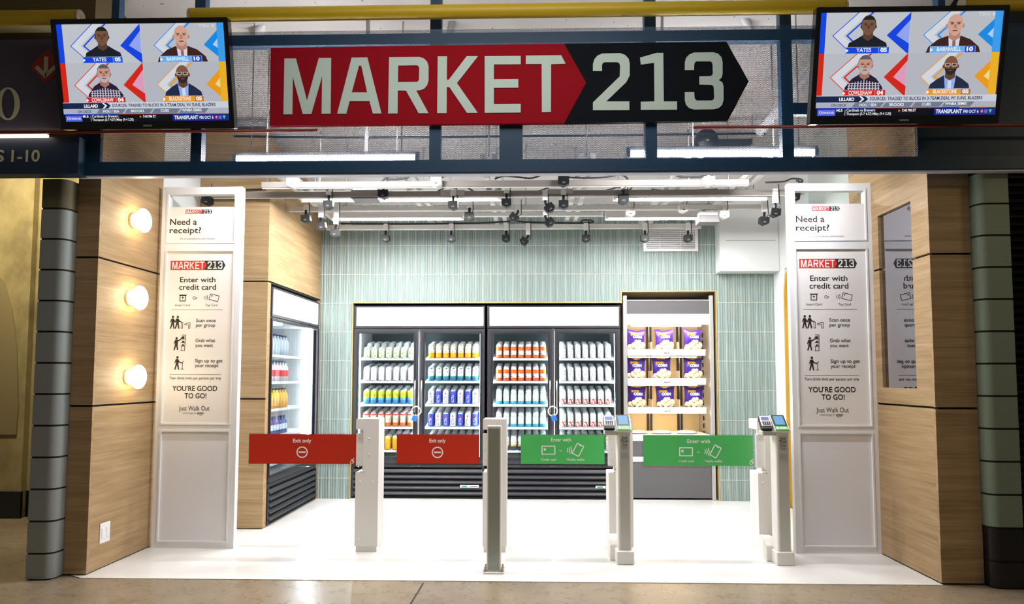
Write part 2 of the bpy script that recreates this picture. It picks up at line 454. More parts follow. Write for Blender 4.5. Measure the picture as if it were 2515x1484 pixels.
b.box(-1.96, YB+.06, 0, -1.935, 8.55, 2.3, GAP); b.box(1.99, YB+.06, 0, 2.05, 8.55, 2.3, GAP); b.box(-1.96, YB+.06, 2.235, 2.05, 8.55, 2.28, GAP)
st('wall_alcove', b)
for k, pts in enumerate(([(-1.939, 0), (-1.939, 2.107), (.966, 2.107)], [(.972, 2.1), (.972, 2.228), (1.984, 2.228), (1.984, 0)])):
    b = MB()
    for (xa, za), (xb, zb) in zip(pts[:-1], pts[1:]):
        if xa == xb: b.box(xa-.005, YB-.016, min(za, zb), xa+.005, YB+.06, max(za, zb), BRASS)
        else: b.box(min(xa, xb), YB-.016, za-.005, max(xa, xb), YB+.06, za+.005, BRASS)
    st('trim_%d' % (k+1), b)
# white boxed duct in the far right corner
b = MB(); q = [(1.985, 2.415), (2.6, 2.415), (2.6, 3.3), (2.06, 3.3)]
b.box(1.985, YB-.2, 2.415, 2.6, YB, 3.2, DRY); b.box(2.05, YB-.204, 2.735, 2.57, YB-.2, 2.741, STEELG)
st('wall_bulkhead', b, .004)
# block piers beside the entrance
def pier(name, xa, xb, y0, y1, side, mface, ms, base=None, top=None):
    b = MB(); done = False
    z = 2.615; k = 0
    while z > .02:
        z0 = max(z-.2, 0); m = mface
        if top and k == 0: m = top
        if base and z0 < .19: m = base
        r = .06
        arc = [(r*(1-cos(a*pi/36)), r*(1-sin(a*pi/36))) for a in range(19)]
        if side < 0: pts = [(xa, y1), (xb, y1), (xb, y0)]+[(xa+r, y0)]+[(xa+p, y0+q) for p, q in reversed(arc)]
        else: pts = [(xa, y1), (xa, y0), (xb-r, y0)]+[(xb-p, y0+q) for p, q in reversed(arc)]+[(xb, y1)]
        if not done: b.slab([((x-(xa+xb)/2)*.95+(xa+xb)/2, y+.007) for x, y in pts], MORTAR, lambda x, y, d: (x, y, d), 0, 2.6); done = True
        b.slab(pts, m, lambda x, y, d: (x, y, d), z0+.004, z-.004); z -= .2045; k += 1
    return st(name, b)
pier('pillar_left', -3.243, -3.077, 4.575, 4.95, 1, CMU, CMU, None, CMUO)
pier('pillar_right', 2.858, 3.052, 4.575, 4.95, -1, CMUG, CMUG, BLACK)
# dim concrete concourse wall at the far left, with its black skirting and faint arch
b = MB(); b.box(-9, 6.55, 0, -4.72, 6.75, 4.2, WALLC);
b.box(-4.72, 6.62, 0, -3.06, 6.82, 4.2, WALLC)
pts = [P(x, y, Y=6.54) for x, y in ((-60, 690), (-20, 660), (10, 690), (30, 760), (42, 860), (45, 1000), (40, 1068), (-60, 1068))]
b.slab([(p.x, p.z) for p in pts], mat('arch_recess_concrete', (118, 103, 66), .85), lambda x, z, d: (x, d, z), 6.55, 6.535)
st('wall_concourse_left', b)
b = MB(); b.box(-9, 6.52, 0, -4.70, 6.55, .24, BLACK); b.box(-4.7, 6.59, 0, -3.1, 6.62, .24, BLACK); st('baseboard_left', b)
b = MB(); b.box(-9, 5.0, 3.0, -3.1, 5.4, 4.2, mat('brown_concrete', (96, 80, 48), .8)); b.box(-9, 4.6, 3.72, -2.95, 5.0, 4.2, mat('brown_concrete', (96, 80, 48), .8)); st('beam_concourse_left', b)
# ------------------------------------------------------------------ fascia, signs, screens
YS = 4.50
def XZ(x, y, Y): p = P(x, y, Y=Y); return p.x, p.z
fz0, fz1 = 2.617, 3.565
f0 = thing('fascia', 'long perforated navy steel fascia above the shop entrance', 'fascia', (-.3, YS, fz0))
b = MB()
for xa, xb in ((-2.99, 3.6),): b.add([(xa, YS, fz0), (xb, YS, fz0), (xb, YS, fz1), (xa, YS, fz1)], [(0, 1, 2, 3)], PERF)
b.add([(-2.99, YS+.002, fz0), (3.6, YS+.002, fz0), (3.6, YS+.06, fz0), (-2.99, YS+.06, fz0)], [(0, 3, 2, 1)], NAVY)
b.build('perforated_sheet', f0)
MB().box(-2.98, YS+.012, 3.475, 3.6, YS+.07, 3.548, NAVY).build('top_rail', f0)
MB().box(-2.98, YS+.012, fz0+.004, 3.6, YS+.06, 2.703, NAVY).build('bottom_rail', f0)
MB().box(-2.98, YS+.01, fz0-.012, 3.6, YS+.06, fz0-.002, mat('lavender_grey_lip', (196, 202, 224), .4)).build('bottom_lip', f0)
MB().box(1.68, YS+.014, 2.985, 2.47, YS+.06, 3.06, NAVY).build('cross_rail', f0)
for xa, xb, z0, z1 in ((-2.225, -2.155, 2.7, 4.0), (-.66, -.587, 2.7, 4.0), (-.205, -.055, 2.7, 3.1), (.737, .81, 2.7, 4.0), (1.607, 1.68, 2.7, 4.0), (-2.785, -2.735, 3.4, 4.0), (2.62, 2.665, 3.5, 4.0)):
    MB().box(xa, YS+.014, z0, xb, YS+.075, z1, NAVY).build('post', f0)
MB().box(2.462, YS+.02, 2.7, 3.6, YS+.05, 3.48, mat('unlit_space_navy', (10, 26, 40), .7)).build('unlit_space_board', f0)  # dark board added behind the mesh to stand for unlit space
MB().box(-2.985, YS+.02, 2.7, -2.83, YS+.05, 3.48, MATS['unlit_space_navy']).build('unlit_space_board', f0)  # left end: another added dark sheet in place of shade

# the shop sign: glyph outlines in sign coordinates (read off the sign itself)
def z3(*p): return [(570+x/3.372, y/3.372) for x, y in p]
def z4(*p): return [(1230+x/3.372, y/3.372) for x, y in p]
GL = {
 'M': [z3((425,947),(433,484),(528,484),(620,835),(718,480),(820,480),(815,942),(741,942),(745,630),(655,945),(585,945),(502,635),(498,947))],
 'A': [z3((870,942),(990,477),(1120,475),(1237,940),(1165,940),(1138,838),(972,838),(945,942)), z3((990,765),(1050,545),(1070,545),(1118,765))],
 'R': [z3((1300,473),(1550,471),(1588,483),(1615,510),(1627,545),(1627,665),(1616,705),(1592,733),(1560,747),(1525,750),(1627,938),(1545,938),(1440,750),(1372,750),(1370,940),(1292,940)), z3((1375,543),(1528,541),(1543,547),(1550,562),(1548,658),(1541,673),(1528,678),(1373,680))],
 'K': [z3((1703,467),(1780,467),(1778,660),(1795,660),(1943,465),(2037,465),(1862,688),(2035,935),(1945,935),(1800,722),(1778,722),(1776,937),(1698,937))],
 'E': [[(1190.4,137.9),(1279,137.2),(1279,157.8),(1213,158.2),(1213,194.6),(1273,194.2),(1273,215.4),(1213,215.8),(1213,255.4),(1279,255),(1279,276.4),(1190.4,277.2)]],
 'T': [z4((207,460),(500,457),(537,528),(417,532),(415,928),(340,930),(338,530),(207,530))],
 '2': [z4((763,588),(763,530),(775,490),(800,460),(840,443),(990,440),(1030,455),(1058,485),(1068,525),(1068,625),(1040,680),(873,840),(1065,840),(1065,912),(763,913),(763,848),(985,632),(988,540),(980,522),(965,515),(860,515),(845,522),(838,540),(838,588))],
 '1': [z4((1153,477),(1290,438),(1346,438),(1350,840),(1460,840),(1460,908),(1160,910),(1160,842),(1273,840),(1270,520),(1160,535))],
 '3': [z4((1525,580),(1525,515),(1535,478),(1562,450),(1600,435),(1760,433),(1800,445),(1828,475),(1837,512),(1837,615),(1828,645),(1805,663),(1835,682),(1845,715),(1845,830),(1833,870),(1805,895),(1765,905),(1600,907),(1560,895),(1535,868),(1525,830),(1525,763),(1602,762),(1605,810),(1615,828),(1630,833),(1745,832),(1762,825),(1768,808),(1765,725),(1759,710),(1745,703),(1645,700),(1645,632),(1735,630),(1751,622),(1757,605),(1755,532),(1748,514),(1735,508),(1625,508),(1610,514),(1603,530),(1600,580))]}
REDP = [(664.5,117.5),(1385.7,107.4),(1439.7,203),(1385.7,302.5),(662.5,309.3)]
BLKP = [(1385.7,107.4),(1784,102.3),(1838.8,199.3),(1787.5,296.6),(1385.7,302.5),(1439.7,203)]
s0 = thing('market_sign', 'wide red and black arrow-shaped shop sign reading MARKET 213', 'sign', (.2, YS-.04, 2.92))
def onsign(loops, Y0, Y1, m, name, lab=None):
    MB().slab([[XZ(x, y, Y1) for x, y in l] for l in loops], m, lambda a, c, d: (a, d, c), Y0, Y1).build(name, s0, lab)
onsign([REDP], YS-.005, YS-.035, SIGNR, 'red_panel', 'red arrow-tipped panel'); onsign([BLKP], YS-.005, YS-.034, SIGNK, 'black_panel', 'black arrow-tipped panel')
for ch in 'MARKET213': onsign(GL[ch], YS-.034, YS-.040, SIGNW, 'letter' if ch.isalpha() else 'digit')
# the same mark in unit form for posters: x 0..1, y about 0 up
def unit(l): return [((x-664)/1175, -(y-(211.5-.0118*(x-664)))/1175) for x, y in l]
def logo(b, fn, x0, yc, wd, mr=None, mk=None, mw=None):
    def put(loops, m, d, k=1.0):
        b.flat([[(x0+x*wd, yc+y*wd*k) for x, y in unit(l)] for l in loops], m, lambda a, c: fn(a, c, d))
    put([REDP], mr or LRED, 1); put([BLKP], mk or LBLK, 1)
    for ch in 'MARKET213': put(GL[ch], mw or TXW, 2, 1.12)

# yellow tubes crossing in front
def ytube(xa, xb, ya, yb, rad, lab):
    Y = 4.42; rad *= 1.05; pa, pb = P(xa, ya, Y=Y), P(xb, yb, Y=Y)
    o = thing('yellow_tube', lab, 'tube', (pa.x, Y, pa.z-rad), 'yellow tubes over the fascia')
    d = (pb-pa).normalized()
    MB().tube([pa, pb], rad, YEL, 20, False).build('tube_body', o)
    for q, s in ((pa, -1), (pb, 1)):
        MB().tube([q-d*.004*s, q+d*.008*s, q+d*.014*s], [rad*1.0, rad*1.0, rad*.85], CREAM, 20).build('end_cap', o, 'cream end cap')
ytube(-330, 196, 47, 42, .0435, 'short yellow tube above the purple-grey sign with the arrow')
ytube(470, 2073, 37.5, 16, .042, 'long yellow tube running above the market sign')
ytube(2364, 2900, 10, 3, .044, 'yellow tube with cream end above the screen on the right side')
def bar(xa, xb, ya, yb, lab):
    Y = 4.38; pa, pb = P(xa, ya, Y=Y), P(xb, yb, Y=Y)
    b = MB(); b.tube([pa, pb], .0105, REDBAR, 4); b.build('red_bar', None, lab, 'bar', 'thin red bars on the fascia')
bar(-300, 780, 329, 320, 'thin red bar under the screen left of the market sign'); bar(1703, 2900, 313.5, 304, 'thin red bar under the screen right of the market sign')

# concourse signs at the far left
o = thing('hanging_sign', 'purple-grey sign with a red arrow diamond beside the left screen', 'sign', (-3.3, 4.44, 2.9))
Y = 4.44; m = mat('purple_grey', (66, 62, 80), .6)
(xa, za), (xb, zb) = XZ(-320, 318, Y), XZ(152, 96, Y)
MB().box(xa, Y, za, xb, Y+.05, zb, m).build('sign_board', o)
PALE = mat('pale_sign_ink', (186, 190, 160), .5)
def face(d): return lambda a, c: (*XZ(a, c, Y-d)[:1], Y-d, XZ(a, c, Y-d)[1])
def rev(l): return l[::-1]
MB().slab([(117, 121), (162, 163), (112, 205), (73, 163)], mat('diamond_red', (150, 24, 22), .5), lambda a, c, d: (P(a, c, Y=d).x, d, P(a, c, Y=d).z), Y, Y-.003).build('diamond', o, 'red diamond')
b = MB()
for l in ([(108.5, 139), (119, 139), (117.5, 178), (107, 178)], [(85, 167), (92, 160), (114, 182), (111, 193)], [(111, 193), (110, 181), (134, 159), (140, 167)]):
    b.slab(l, PALE, lambda a, c, d: (P(a, c, Y=d).x, d, P(a, c, Y=d).z), Y-.003, Y-.006)
b.build('arrow', o, 'pale down arrow')
MB().slab([ellipse(20, 255, 29, 40.5, 40), ellipse(20, 255, 15.5, 36, 40)], PALE, lambda a, c, d: (P(a, c, Y=d).x, d, P(a, c, Y=d).z), Y, Y-.004).build('digit', o, 'pale serif zero')
o = thing('section_sign', 'navy section sign reading S 1-10 below the arrow sign', 'sign', (-3.3, 4.43, 2.6))
Y = 4.43; (xa, za), (xb, zb) = XZ(-320, 430, Y), XZ(195, 336, Y)
MB().box(xa, Y, za, xb, Y+.1, zb, NAVYS).build('sign_board', o)
b = MB(); fn = lambda a, c: (a, Y-.003, c)
ax, az = XZ(63, 397, Y); wd = XZ(98, 397, Y)[0]-XZ(28, 397, Y)[0]
b.text('1-10', ax, az, .073, PALE, fn, wd, .02); b.build('lettering', o); b = MB(); b.text('S', XZ(-1, 398, Y)[0], az, .075, PALE, fn, .062, .02); b.build('lettering', o)
pa, pb = P(-300, 336, Y=4.40), P(115, 333, Y=4.40)
MB().box(pa.x, 4.39, pa.z-.008, pb.x, 4.42, pa.z+.008, STRIP).build('led_strip', None, 'glowing strip light above the navy section sign', 'strip light')
pa, pb = P(-300, 64, Y=4.5), P(126, 61, Y=4.5)
MB().box(pa.x, 4.5, pa.z-.008, pb.x, 4.6, pa.z+.006, mat('pale_ledge', (206, 190, 140), .5)).build('ledge', None, 'thin pale ledge beneath the yellow tube on the far side', 'ledge')

# ------------------------------------------------------------------ televisions
S = lambda n, *c: screen(n, c)
SKY = S('grey', 196, 200, 208)
def tv_picture(b, fn):
    """the broadcast on screen: u 0..1 across, v 0..1 down"""
    lay = [0]
    def poly(loops, m):
        lay[0] += 1; d = lay[0]
        if not isinstance(loops[0][0], (tuple, list)): loops = [loops]
        b.flat([[(x, -y) for x, y in l] for l in loops], m, lambda a, c: fn(a, -c, d))
    def rect(x0, y0, x1, y1, m): poly([(x0, y0), (x1, y0), (x1, y1), (x0, y1)], m)
    def txt(s, x, y, cap, m, wd=None, bold=.02, al='C'):
        lay[0] += 1; d = lay[0]
        b.text(s, x, -y, cap, m, lambda a, c: fn(a, -c, d), wd, bold, al)
    W, K = S('white', 246, 248, 252), S('ink', 22, 26, 40)
    BL, LB, RD, OR = S('blue', 20, 70, 226), S('azure', 24, 140, 232), S('red', 214, 40, 26), S('orange', 238, 158, 26)
    rect(0, 0, 1, 1, S('dark', 10, 14, 26))
    rect(0, 0, .5, .39, SKY); rect(.5, 0, 1, .39, S('grey2', 190, 192, 200)); rect(0, .39, .5, .8, S('grey3', 190, 192, 200)); rect(.5, .39, 1, .8, S('grey4', 184, 186, 196))
    for X0, Y0, Y1, c, c2 in ((0, 0, .39, BL, S('pblue', 150, 168, 246)), (.5, 0, .39, LB, S('pazure', 176, 210, 250)), (0, .39, .8, RD, S('pink', 226, 160, 190)), (.5, .39, .8, OR, S('cream', 244, 222, 150))):
        h = Y1-Y0; vm = Y0+h*.56; hi = .02
        def chev(x, w_, m, top=Y0, bot=Y1, sl=.62):
            pts = []
            dx1 = (vm-top)*sl; dx2 = (bot-vm)*sl
            poly([(X0+x+dx1, top), (X0+x+w_+dx1, top), (X0+x+w_, vm), (X0+x+w_+dx2, bot), (X0+x+dx2, bot), (X0+x, vm)], m)
        chev(.072, .062, S('lite', 216, 220, 228)); chev(.072, .006, c); chev(.148, .012, c, Y0, Y1-.08)
        xr = .5
        poly([(X0+.375, vm), (X0+xr-.004, Y0+.0), (X0+xr-.004, Y1)], c2)
        poly([(X0+.372, vm), (X0+.498, Y0), (X0+.498, Y0+.07), (X0+.425, vm), (X0+.498, Y1-.09), (X0+.498, Y1-.0), (X0+.49, Y1)], c)
    rect(0, 0, .033, .39, BL); rect(0, .39, .033, .8, RD)
    rect(.955, 0, 1, .39, S('cyan', 60, 160, 240)); rect(.955, .39, 1, .8, S('gold', 240, 180, 40))
    def person(x, ytop, s, skin, shade, hair, coat, yb, shirt=None, tie=None, beard=None, glasses=False, hairtop=True, wide=.11, plaid=False):
        A = 1.78
        cy = ytop+.085*s*A*.62
        rx, ry = .039*s, .062*s*A*.62*1.35
        cy = ytop+ry
        ny = cy+ry*.75
        sh = [(x-wide, yb), (x-wide*.92, yb-.055), (x-wide*.6, ny+.06), (x-.03, ny+.02), (x+.03, ny+.02), (x+wide*.6, ny+.06), (x+wide*.92, yb-.055), (x+wide, yb)]
        poly(sh, coat)
        if plaid:
            for k in range(-6, 7): 
                if abs(k) < 6: poly(stroke((x+k*.016, ny+.075+abs(k)*.006), (x+k*.017, yb), .005), S('plaidw', 210, 206, 220))
            for k in range(4): rect(x-wide*.8, yb-.02-k*.024, x+wide*.8, yb-.014-k*.024, S('plaidw', 210, 206, 220))
        if shirt: poly([(x-.033, ny+.015), (x+.033, ny+.015), (x+.026, yb), (x-.022, yb)], shirt)
        if tie: poly([(x-.008, ny+.055), (x+.008, ny+.055), (x+.013, yb), (x-.008, yb)], tie)
        poly([(x-.026*s, cy), (x+.026*s, cy), (x+.028*s, ny+.045), (x, ny+.075), (x-.028*s, ny+.045)], shade)
        for e in (-1, 1): poly(ellipse(x+e*rx*1.0, cy+ry*.08, rx*.17, ry*.2, 10), shade)
        if hair and hairtop: poly(ellipse(x, cy-ry*.12, rx*1.05, ry*.98, 24), hair)
        hd = [(x+rx*(cos(a)*(1 if sin(a) < 0 else 1-.24*sin(a))), cy+ry*sin(a)) for a in [2*pi*i/28 for i in range(28)]]
        if hair and hairtop: hd = [(a, max(c, cy-ry*.62)) for a, c in hd]
        poly(hd, skin)
        if beard:
            poly([(x+rx*.86*cos(a), cy+ry*(.16+.9*sin(a)*.95)) for a in [pi*i/12 for i in range(13)]]+[(x-rx*.5, cy+ry*.32), (x+rx*.5, cy+ry*.32)], beard)
        poly([(x-rx*.14, cy-ry*.1), (x+rx*.14, cy-ry*.1), (x+rx*.24, cy+ry*.3), (x-rx*.24, cy+ry*.3)], shade)
        poly(ellipse(x, cy+ry*.52, rx*.36, ry*.06, 10), S('lip', 120, 70, 66))
        for e in (-1, 1):
            poly(ellipse(x+e*rx*.42, cy-ry*.1, rx*.2, ry*.055, 10), S('eye', 34, 26, 24))
            poly(stroke((x+e*rx*.2, cy-ry*.22), (x+e*rx*.7, cy-ry*.25), ry*.06), S('brow', 46, 36, 32))
            if glasses: poly([rrect(x+e*rx*.47-rx*.38, cy-ry*.24, x+e*rx*.47+rx*.38, cy+ry*.08, rx*.1), rrect(x+e*rx*.47-rx*.31, cy-ry*.2, x+e*rx*.47+rx*.31, cy+ry*.04, rx*.08)[::-1]], S('specs', 220, 222, 226))
    person(.268, .035, 1.0, S('skin1', 120, 86, 66), S('skin1d', 92, 64, 48), S('hair1', 34, 30, 28), S('tee', 26, 32, 42), .345, wide=.112)
    person(.742, .025, 1.12, S('skin2', 214, 166, 146), S('skin2d', 186, 134, 116), None, S('brownjacket', 62, 34, 34), .39, S('pinkshirt', 226, 214, 226), S('tie', 130, 110, 116), wide=.15)
    person(.262, .415, .98, S('skin3', 206, 152, 134), S('skin3d', 172, 118, 100), S('hair3', 92, 94, 102), S('plaid', 40, 30, 56), .77, wide=.112, plaid=True, beard=S('beard3', 190, 176, 176))
    person(.735, .425, 1.0, S('skin4', 128, 88, 62), S('skin4d', 100, 66, 46), None, S('navyjacket', 34, 44, 72), .75, S('blueshirt', 150, 178, 236), S('blueshirt2', 210, 222, 246), S('beard4', 44, 40, 40), True, wide=.115)
    for x0, x1, y0, name, num, c, c2, fill in ((.147, .385, .335, 'YATES', '05', BL, S('blue2', 40, 90, 230), W), (.612, .858, .335, 'BARNWELL', '10', S('azure2', 110, 176, 236), S('blue3', 20, 70, 190), W),
                                          (.145, .382, .748, 'COWLISHAW', '04', RD, S('red2', 200, 36, 30), W), (.61, .855, .742, 'BLACKISTONE', '05', OR, S('orange2', 206, 120, 20), W)):
        y1 = y0+.058; xm = x1-.058
        rect(x0-.002, y0-.003, x1+.002, y1+.003, S('rim', 170, 200, 246)); rect(x0, y0, xm, y1, c); rect(xm+.002, y0, x1, y1, c2)
        poly([(x0+.001, y0+.012), (x0+.016, y0+.03), (x0+.001, y1-.006)], W)
        txt(name, (x0+.018+xm)/2, y1-.014, .036, W, min(.132, .0165*len(name)), .02); txt(num, (xm+x1)/2, y1-.014, .036, W, .036, .05)
    rect(0, .80, 1, .866, S('ticker', 206, 212, 224)); poly([(0, .806), (.262, .806), (.285, .834), (.262, .866), (0, .866)], S('tickernavy', 26, 38, 74))
    for dx in (0, .022): poly([(.238+dx, .808), (.25+dx, .808), (.268+dx, .836), (.25+dx, .864), (.238+dx, .864), (.256+dx, .836)], W if dx == 0 else S('tickernavy', 26, 38, 74))
    txt('LILLARD', .17, .852, .03, W, .085, .04); txt('SOURCES: TRADED TO BUCKS IN 3-TEAM DEAL W/ SUNS, BLAZERS', .298, .848, .031, S('inkb', 30, 40, 70), .625, .02, 'L')
    rect(0, .866, 1, .92, S('deck', 176, 182, 196)); 
    for x0, x1 in ((.2, .36), (.37, .525), (.535, .69), (.7, .86)): poly([(x0+.02, .868), (x1+.02, .868), (x1-.002, .917), (x0, .917)], S('deckd', 116, 126, 146))
    txt('ON DECK', .128, .908, .026, S('inkb', 30, 40, 70), .085, .01); txt('HOU / SEA', .29, .906, .026, W, .098, .02); txt('BROOKS', .45, .905, .026, W, .08, .02); txt('CUBS', .615, .903, .026, W, .05, .02); txt('WNBA SEMIS', .778, .9, .026, W, .12, .02)
    for x0, x1, c in ((0, .33, BL), (.33, .7, RD), (.7, .8, BL), (.8, 1, OR)): rect(x0, .921, x1, .927, c)
    rect(.01, .935, .11, .998, S('violet', 92, 104, 232)); poly([(.02, .955), (.036, .955), (.036, .972), (.028, .982), (.02, .972)], W); poly([(.023, .959), (.033, .959), (.033, .971), (.028, .977), (.023, .971)], S('violet', 92, 104, 232)); txt('FANDUEL', .072, .978, .02, W, .066, .01)
    txt('MLB', .133, .958, .026, W, .034, .01); rect(.163, .938, .165, .996, W)
    txt('Cardinals vs Brewers', .172, .957, .027, W, .16, .01, 'L'); txt('Thompson (5-7 4.57) Miley (9-4 3.20)', .172, .992, .024, W, .25, .01, 'L')
    poly([(.462, .94), (.472, .953), (.462, .966)], OR); txt('7:40 PM ET', .52, .962, .025, W, .078, .02)
    rect(.66, .932, 1, .998, S('navyad', 24, 44, 140)); txt('TRANSPLANT', .742, .981, .036, W, .145, .03); txt('FRI OCT 6', .865, .979, .028, W, .084, .02)
    poly(ellipse(.925, .965, .0095, .018, 14), RD); txt('C', .925, .973, .018, W, .009, .03); rect(.938, .948, .956, .982, S('violet', 92, 104, 232)); poly([(.962, .948), (.98, .948), (.971, .984)], S('mint', 96, 214, 140))
    txt('TSN', .855, .05, .03, S('watermark', 214, 218, 226), .06, .02, 'L', ) ; txt('1', .94, .05, .026, S('watermark', 214, 218, 226), .012, .02)

def television(lab, px, Yc, tilt):
    corners = [P(x, y, Y=Yc) for x, y in px]
    c = sum(corners, Vector())/4
    Wd, Hd = 1.115, .665
    M = Matrix.Translation(c) @ Matrix.Rotation(radians(px[1][1]-px[0][1])*.0, 4, 'Y') @ Matrix.Rotation(radians(tilt), 4, 'X')
    fn = lambda a, z, d: M @ Vector((a, d, z))
    o = thing('television', lab, 'television', c)
    sx0, sx1, sz0, sz1 = -Wd/2+.029, Wd/2-.029, -Hd/2+.047, Hd/2-.03
    b = MB(); W2, H2 = Wd/2, Hd/2
    b.slab([rrect(-W2, -H2, W2, H2, .008), rrect(sx0, sz0, sx1, sz1, .001)], TVB, fn, .03, -.012)
    b.slab([rrect(-W2, -H2, W2, H2, .008)], TVB, fn, .03, .04)
    b.slab([rrect(-W2*.9, -H2*.85, W2*.9, H2*.85, .02)], TVB, fn, .04, .075)
    b.build('housing', o)
    b = MB(); tv_picture(b, lambda u, v, d: fn(sx0+(sx1-sx0)*u, sz1-(sz1-sz0)*v, -.0005-.00012*d)); b.build('screen', o, 'lit screen showing a four-way sports panel with a ticker')
    b = MB(); b.text('SAMSUNG', 0, -H2+.016, .011, mat('silver_mark', (170, 176, 180), .4), lambda a, z: fn(a, z, -.0125), .055, .02); b.build('brand_mark', o)
    b = MB(); b.slab([rrect(-.2, -.15, .2, .15, .01)], GREYP, fn, .075, .09)
    b.tube([fn(0, 0, .09), Vector((c.x, YS, c.z+.05))], .02, GREYP, 8); b.build('mount', o)
television('wide television left of the market sign, beside the arrow sign', [(127, 57), (566, 48), (578, 313), (148, 318)], 4.30, 13)
television('wide television right of the market sign, overlapping its end post', [(1998, 29), (2470, 19), (2456, 299), (1993, 305)], 4.18, 13)
# ------------------------------------------------------------------ entrance fittings
for k, (gx, gy, lab) in enumerate(((357, 542, 'topmost of three round globe sconces on the left wood wall'), (348, 732, 'middle one of three round globe sconces on the left wood wall'), (344, 926, 'lowest of three round globe sconces on the left wood wall'))):
    c = P(gx, gy, X=XL+.095)
    o = thing('wall_sconce', lab, 'wall lamp', (XL, c.y, c.z), 'globe sconces on the left wood wall')
    b = MB(); b.lathe([(0, 0), (.052, 0), (.055, .006), (.055, .028), (.05, .036), (.038, .045), (.03, .055)], (XL, c.y, c.z), WHITE, 28, 'X'); b.build('wall_base', o)
    b = MB(); b.lathe([(.03, .05), (.055, .056), (.078, .066), (.088, .08), (.086, .092), (.074, .104), (.056, .112), (.04, .122), (.022, .13), (0, .133)], (XL, c.y, c.z), GLOBE, 32, 'X'); b.build('globe', o, 'glowing white glass globe')
c = P(256.5, 1308, X=XL)
o = thing('wall_switch', 'white double rocker plate low on the left wood wall', 'switch', (XL, c.y, c.z), None)
MB().box(XL, c.y-.058, c.z-.068, XL+.006, c.y+.058, c.z+.068, WHITE).build('cover_plate', o, bevel=.003)
for s in (-1, 1): MB().box(XL+.005, c.y+s*.026-.018, c.z-.036, XL+.010, c.y+s*.026+.018, c.z+.036, WHITE).build('rocker', o, bevel=.002)
b = MB(); b.box(XR+.022, my0, mz0, XR+.026, my1, mz1, MIRROR)
b.build('mirror_pane', None, 'tall mirror set into the right wood wall, showing the sign panel reversed', 'mirror')

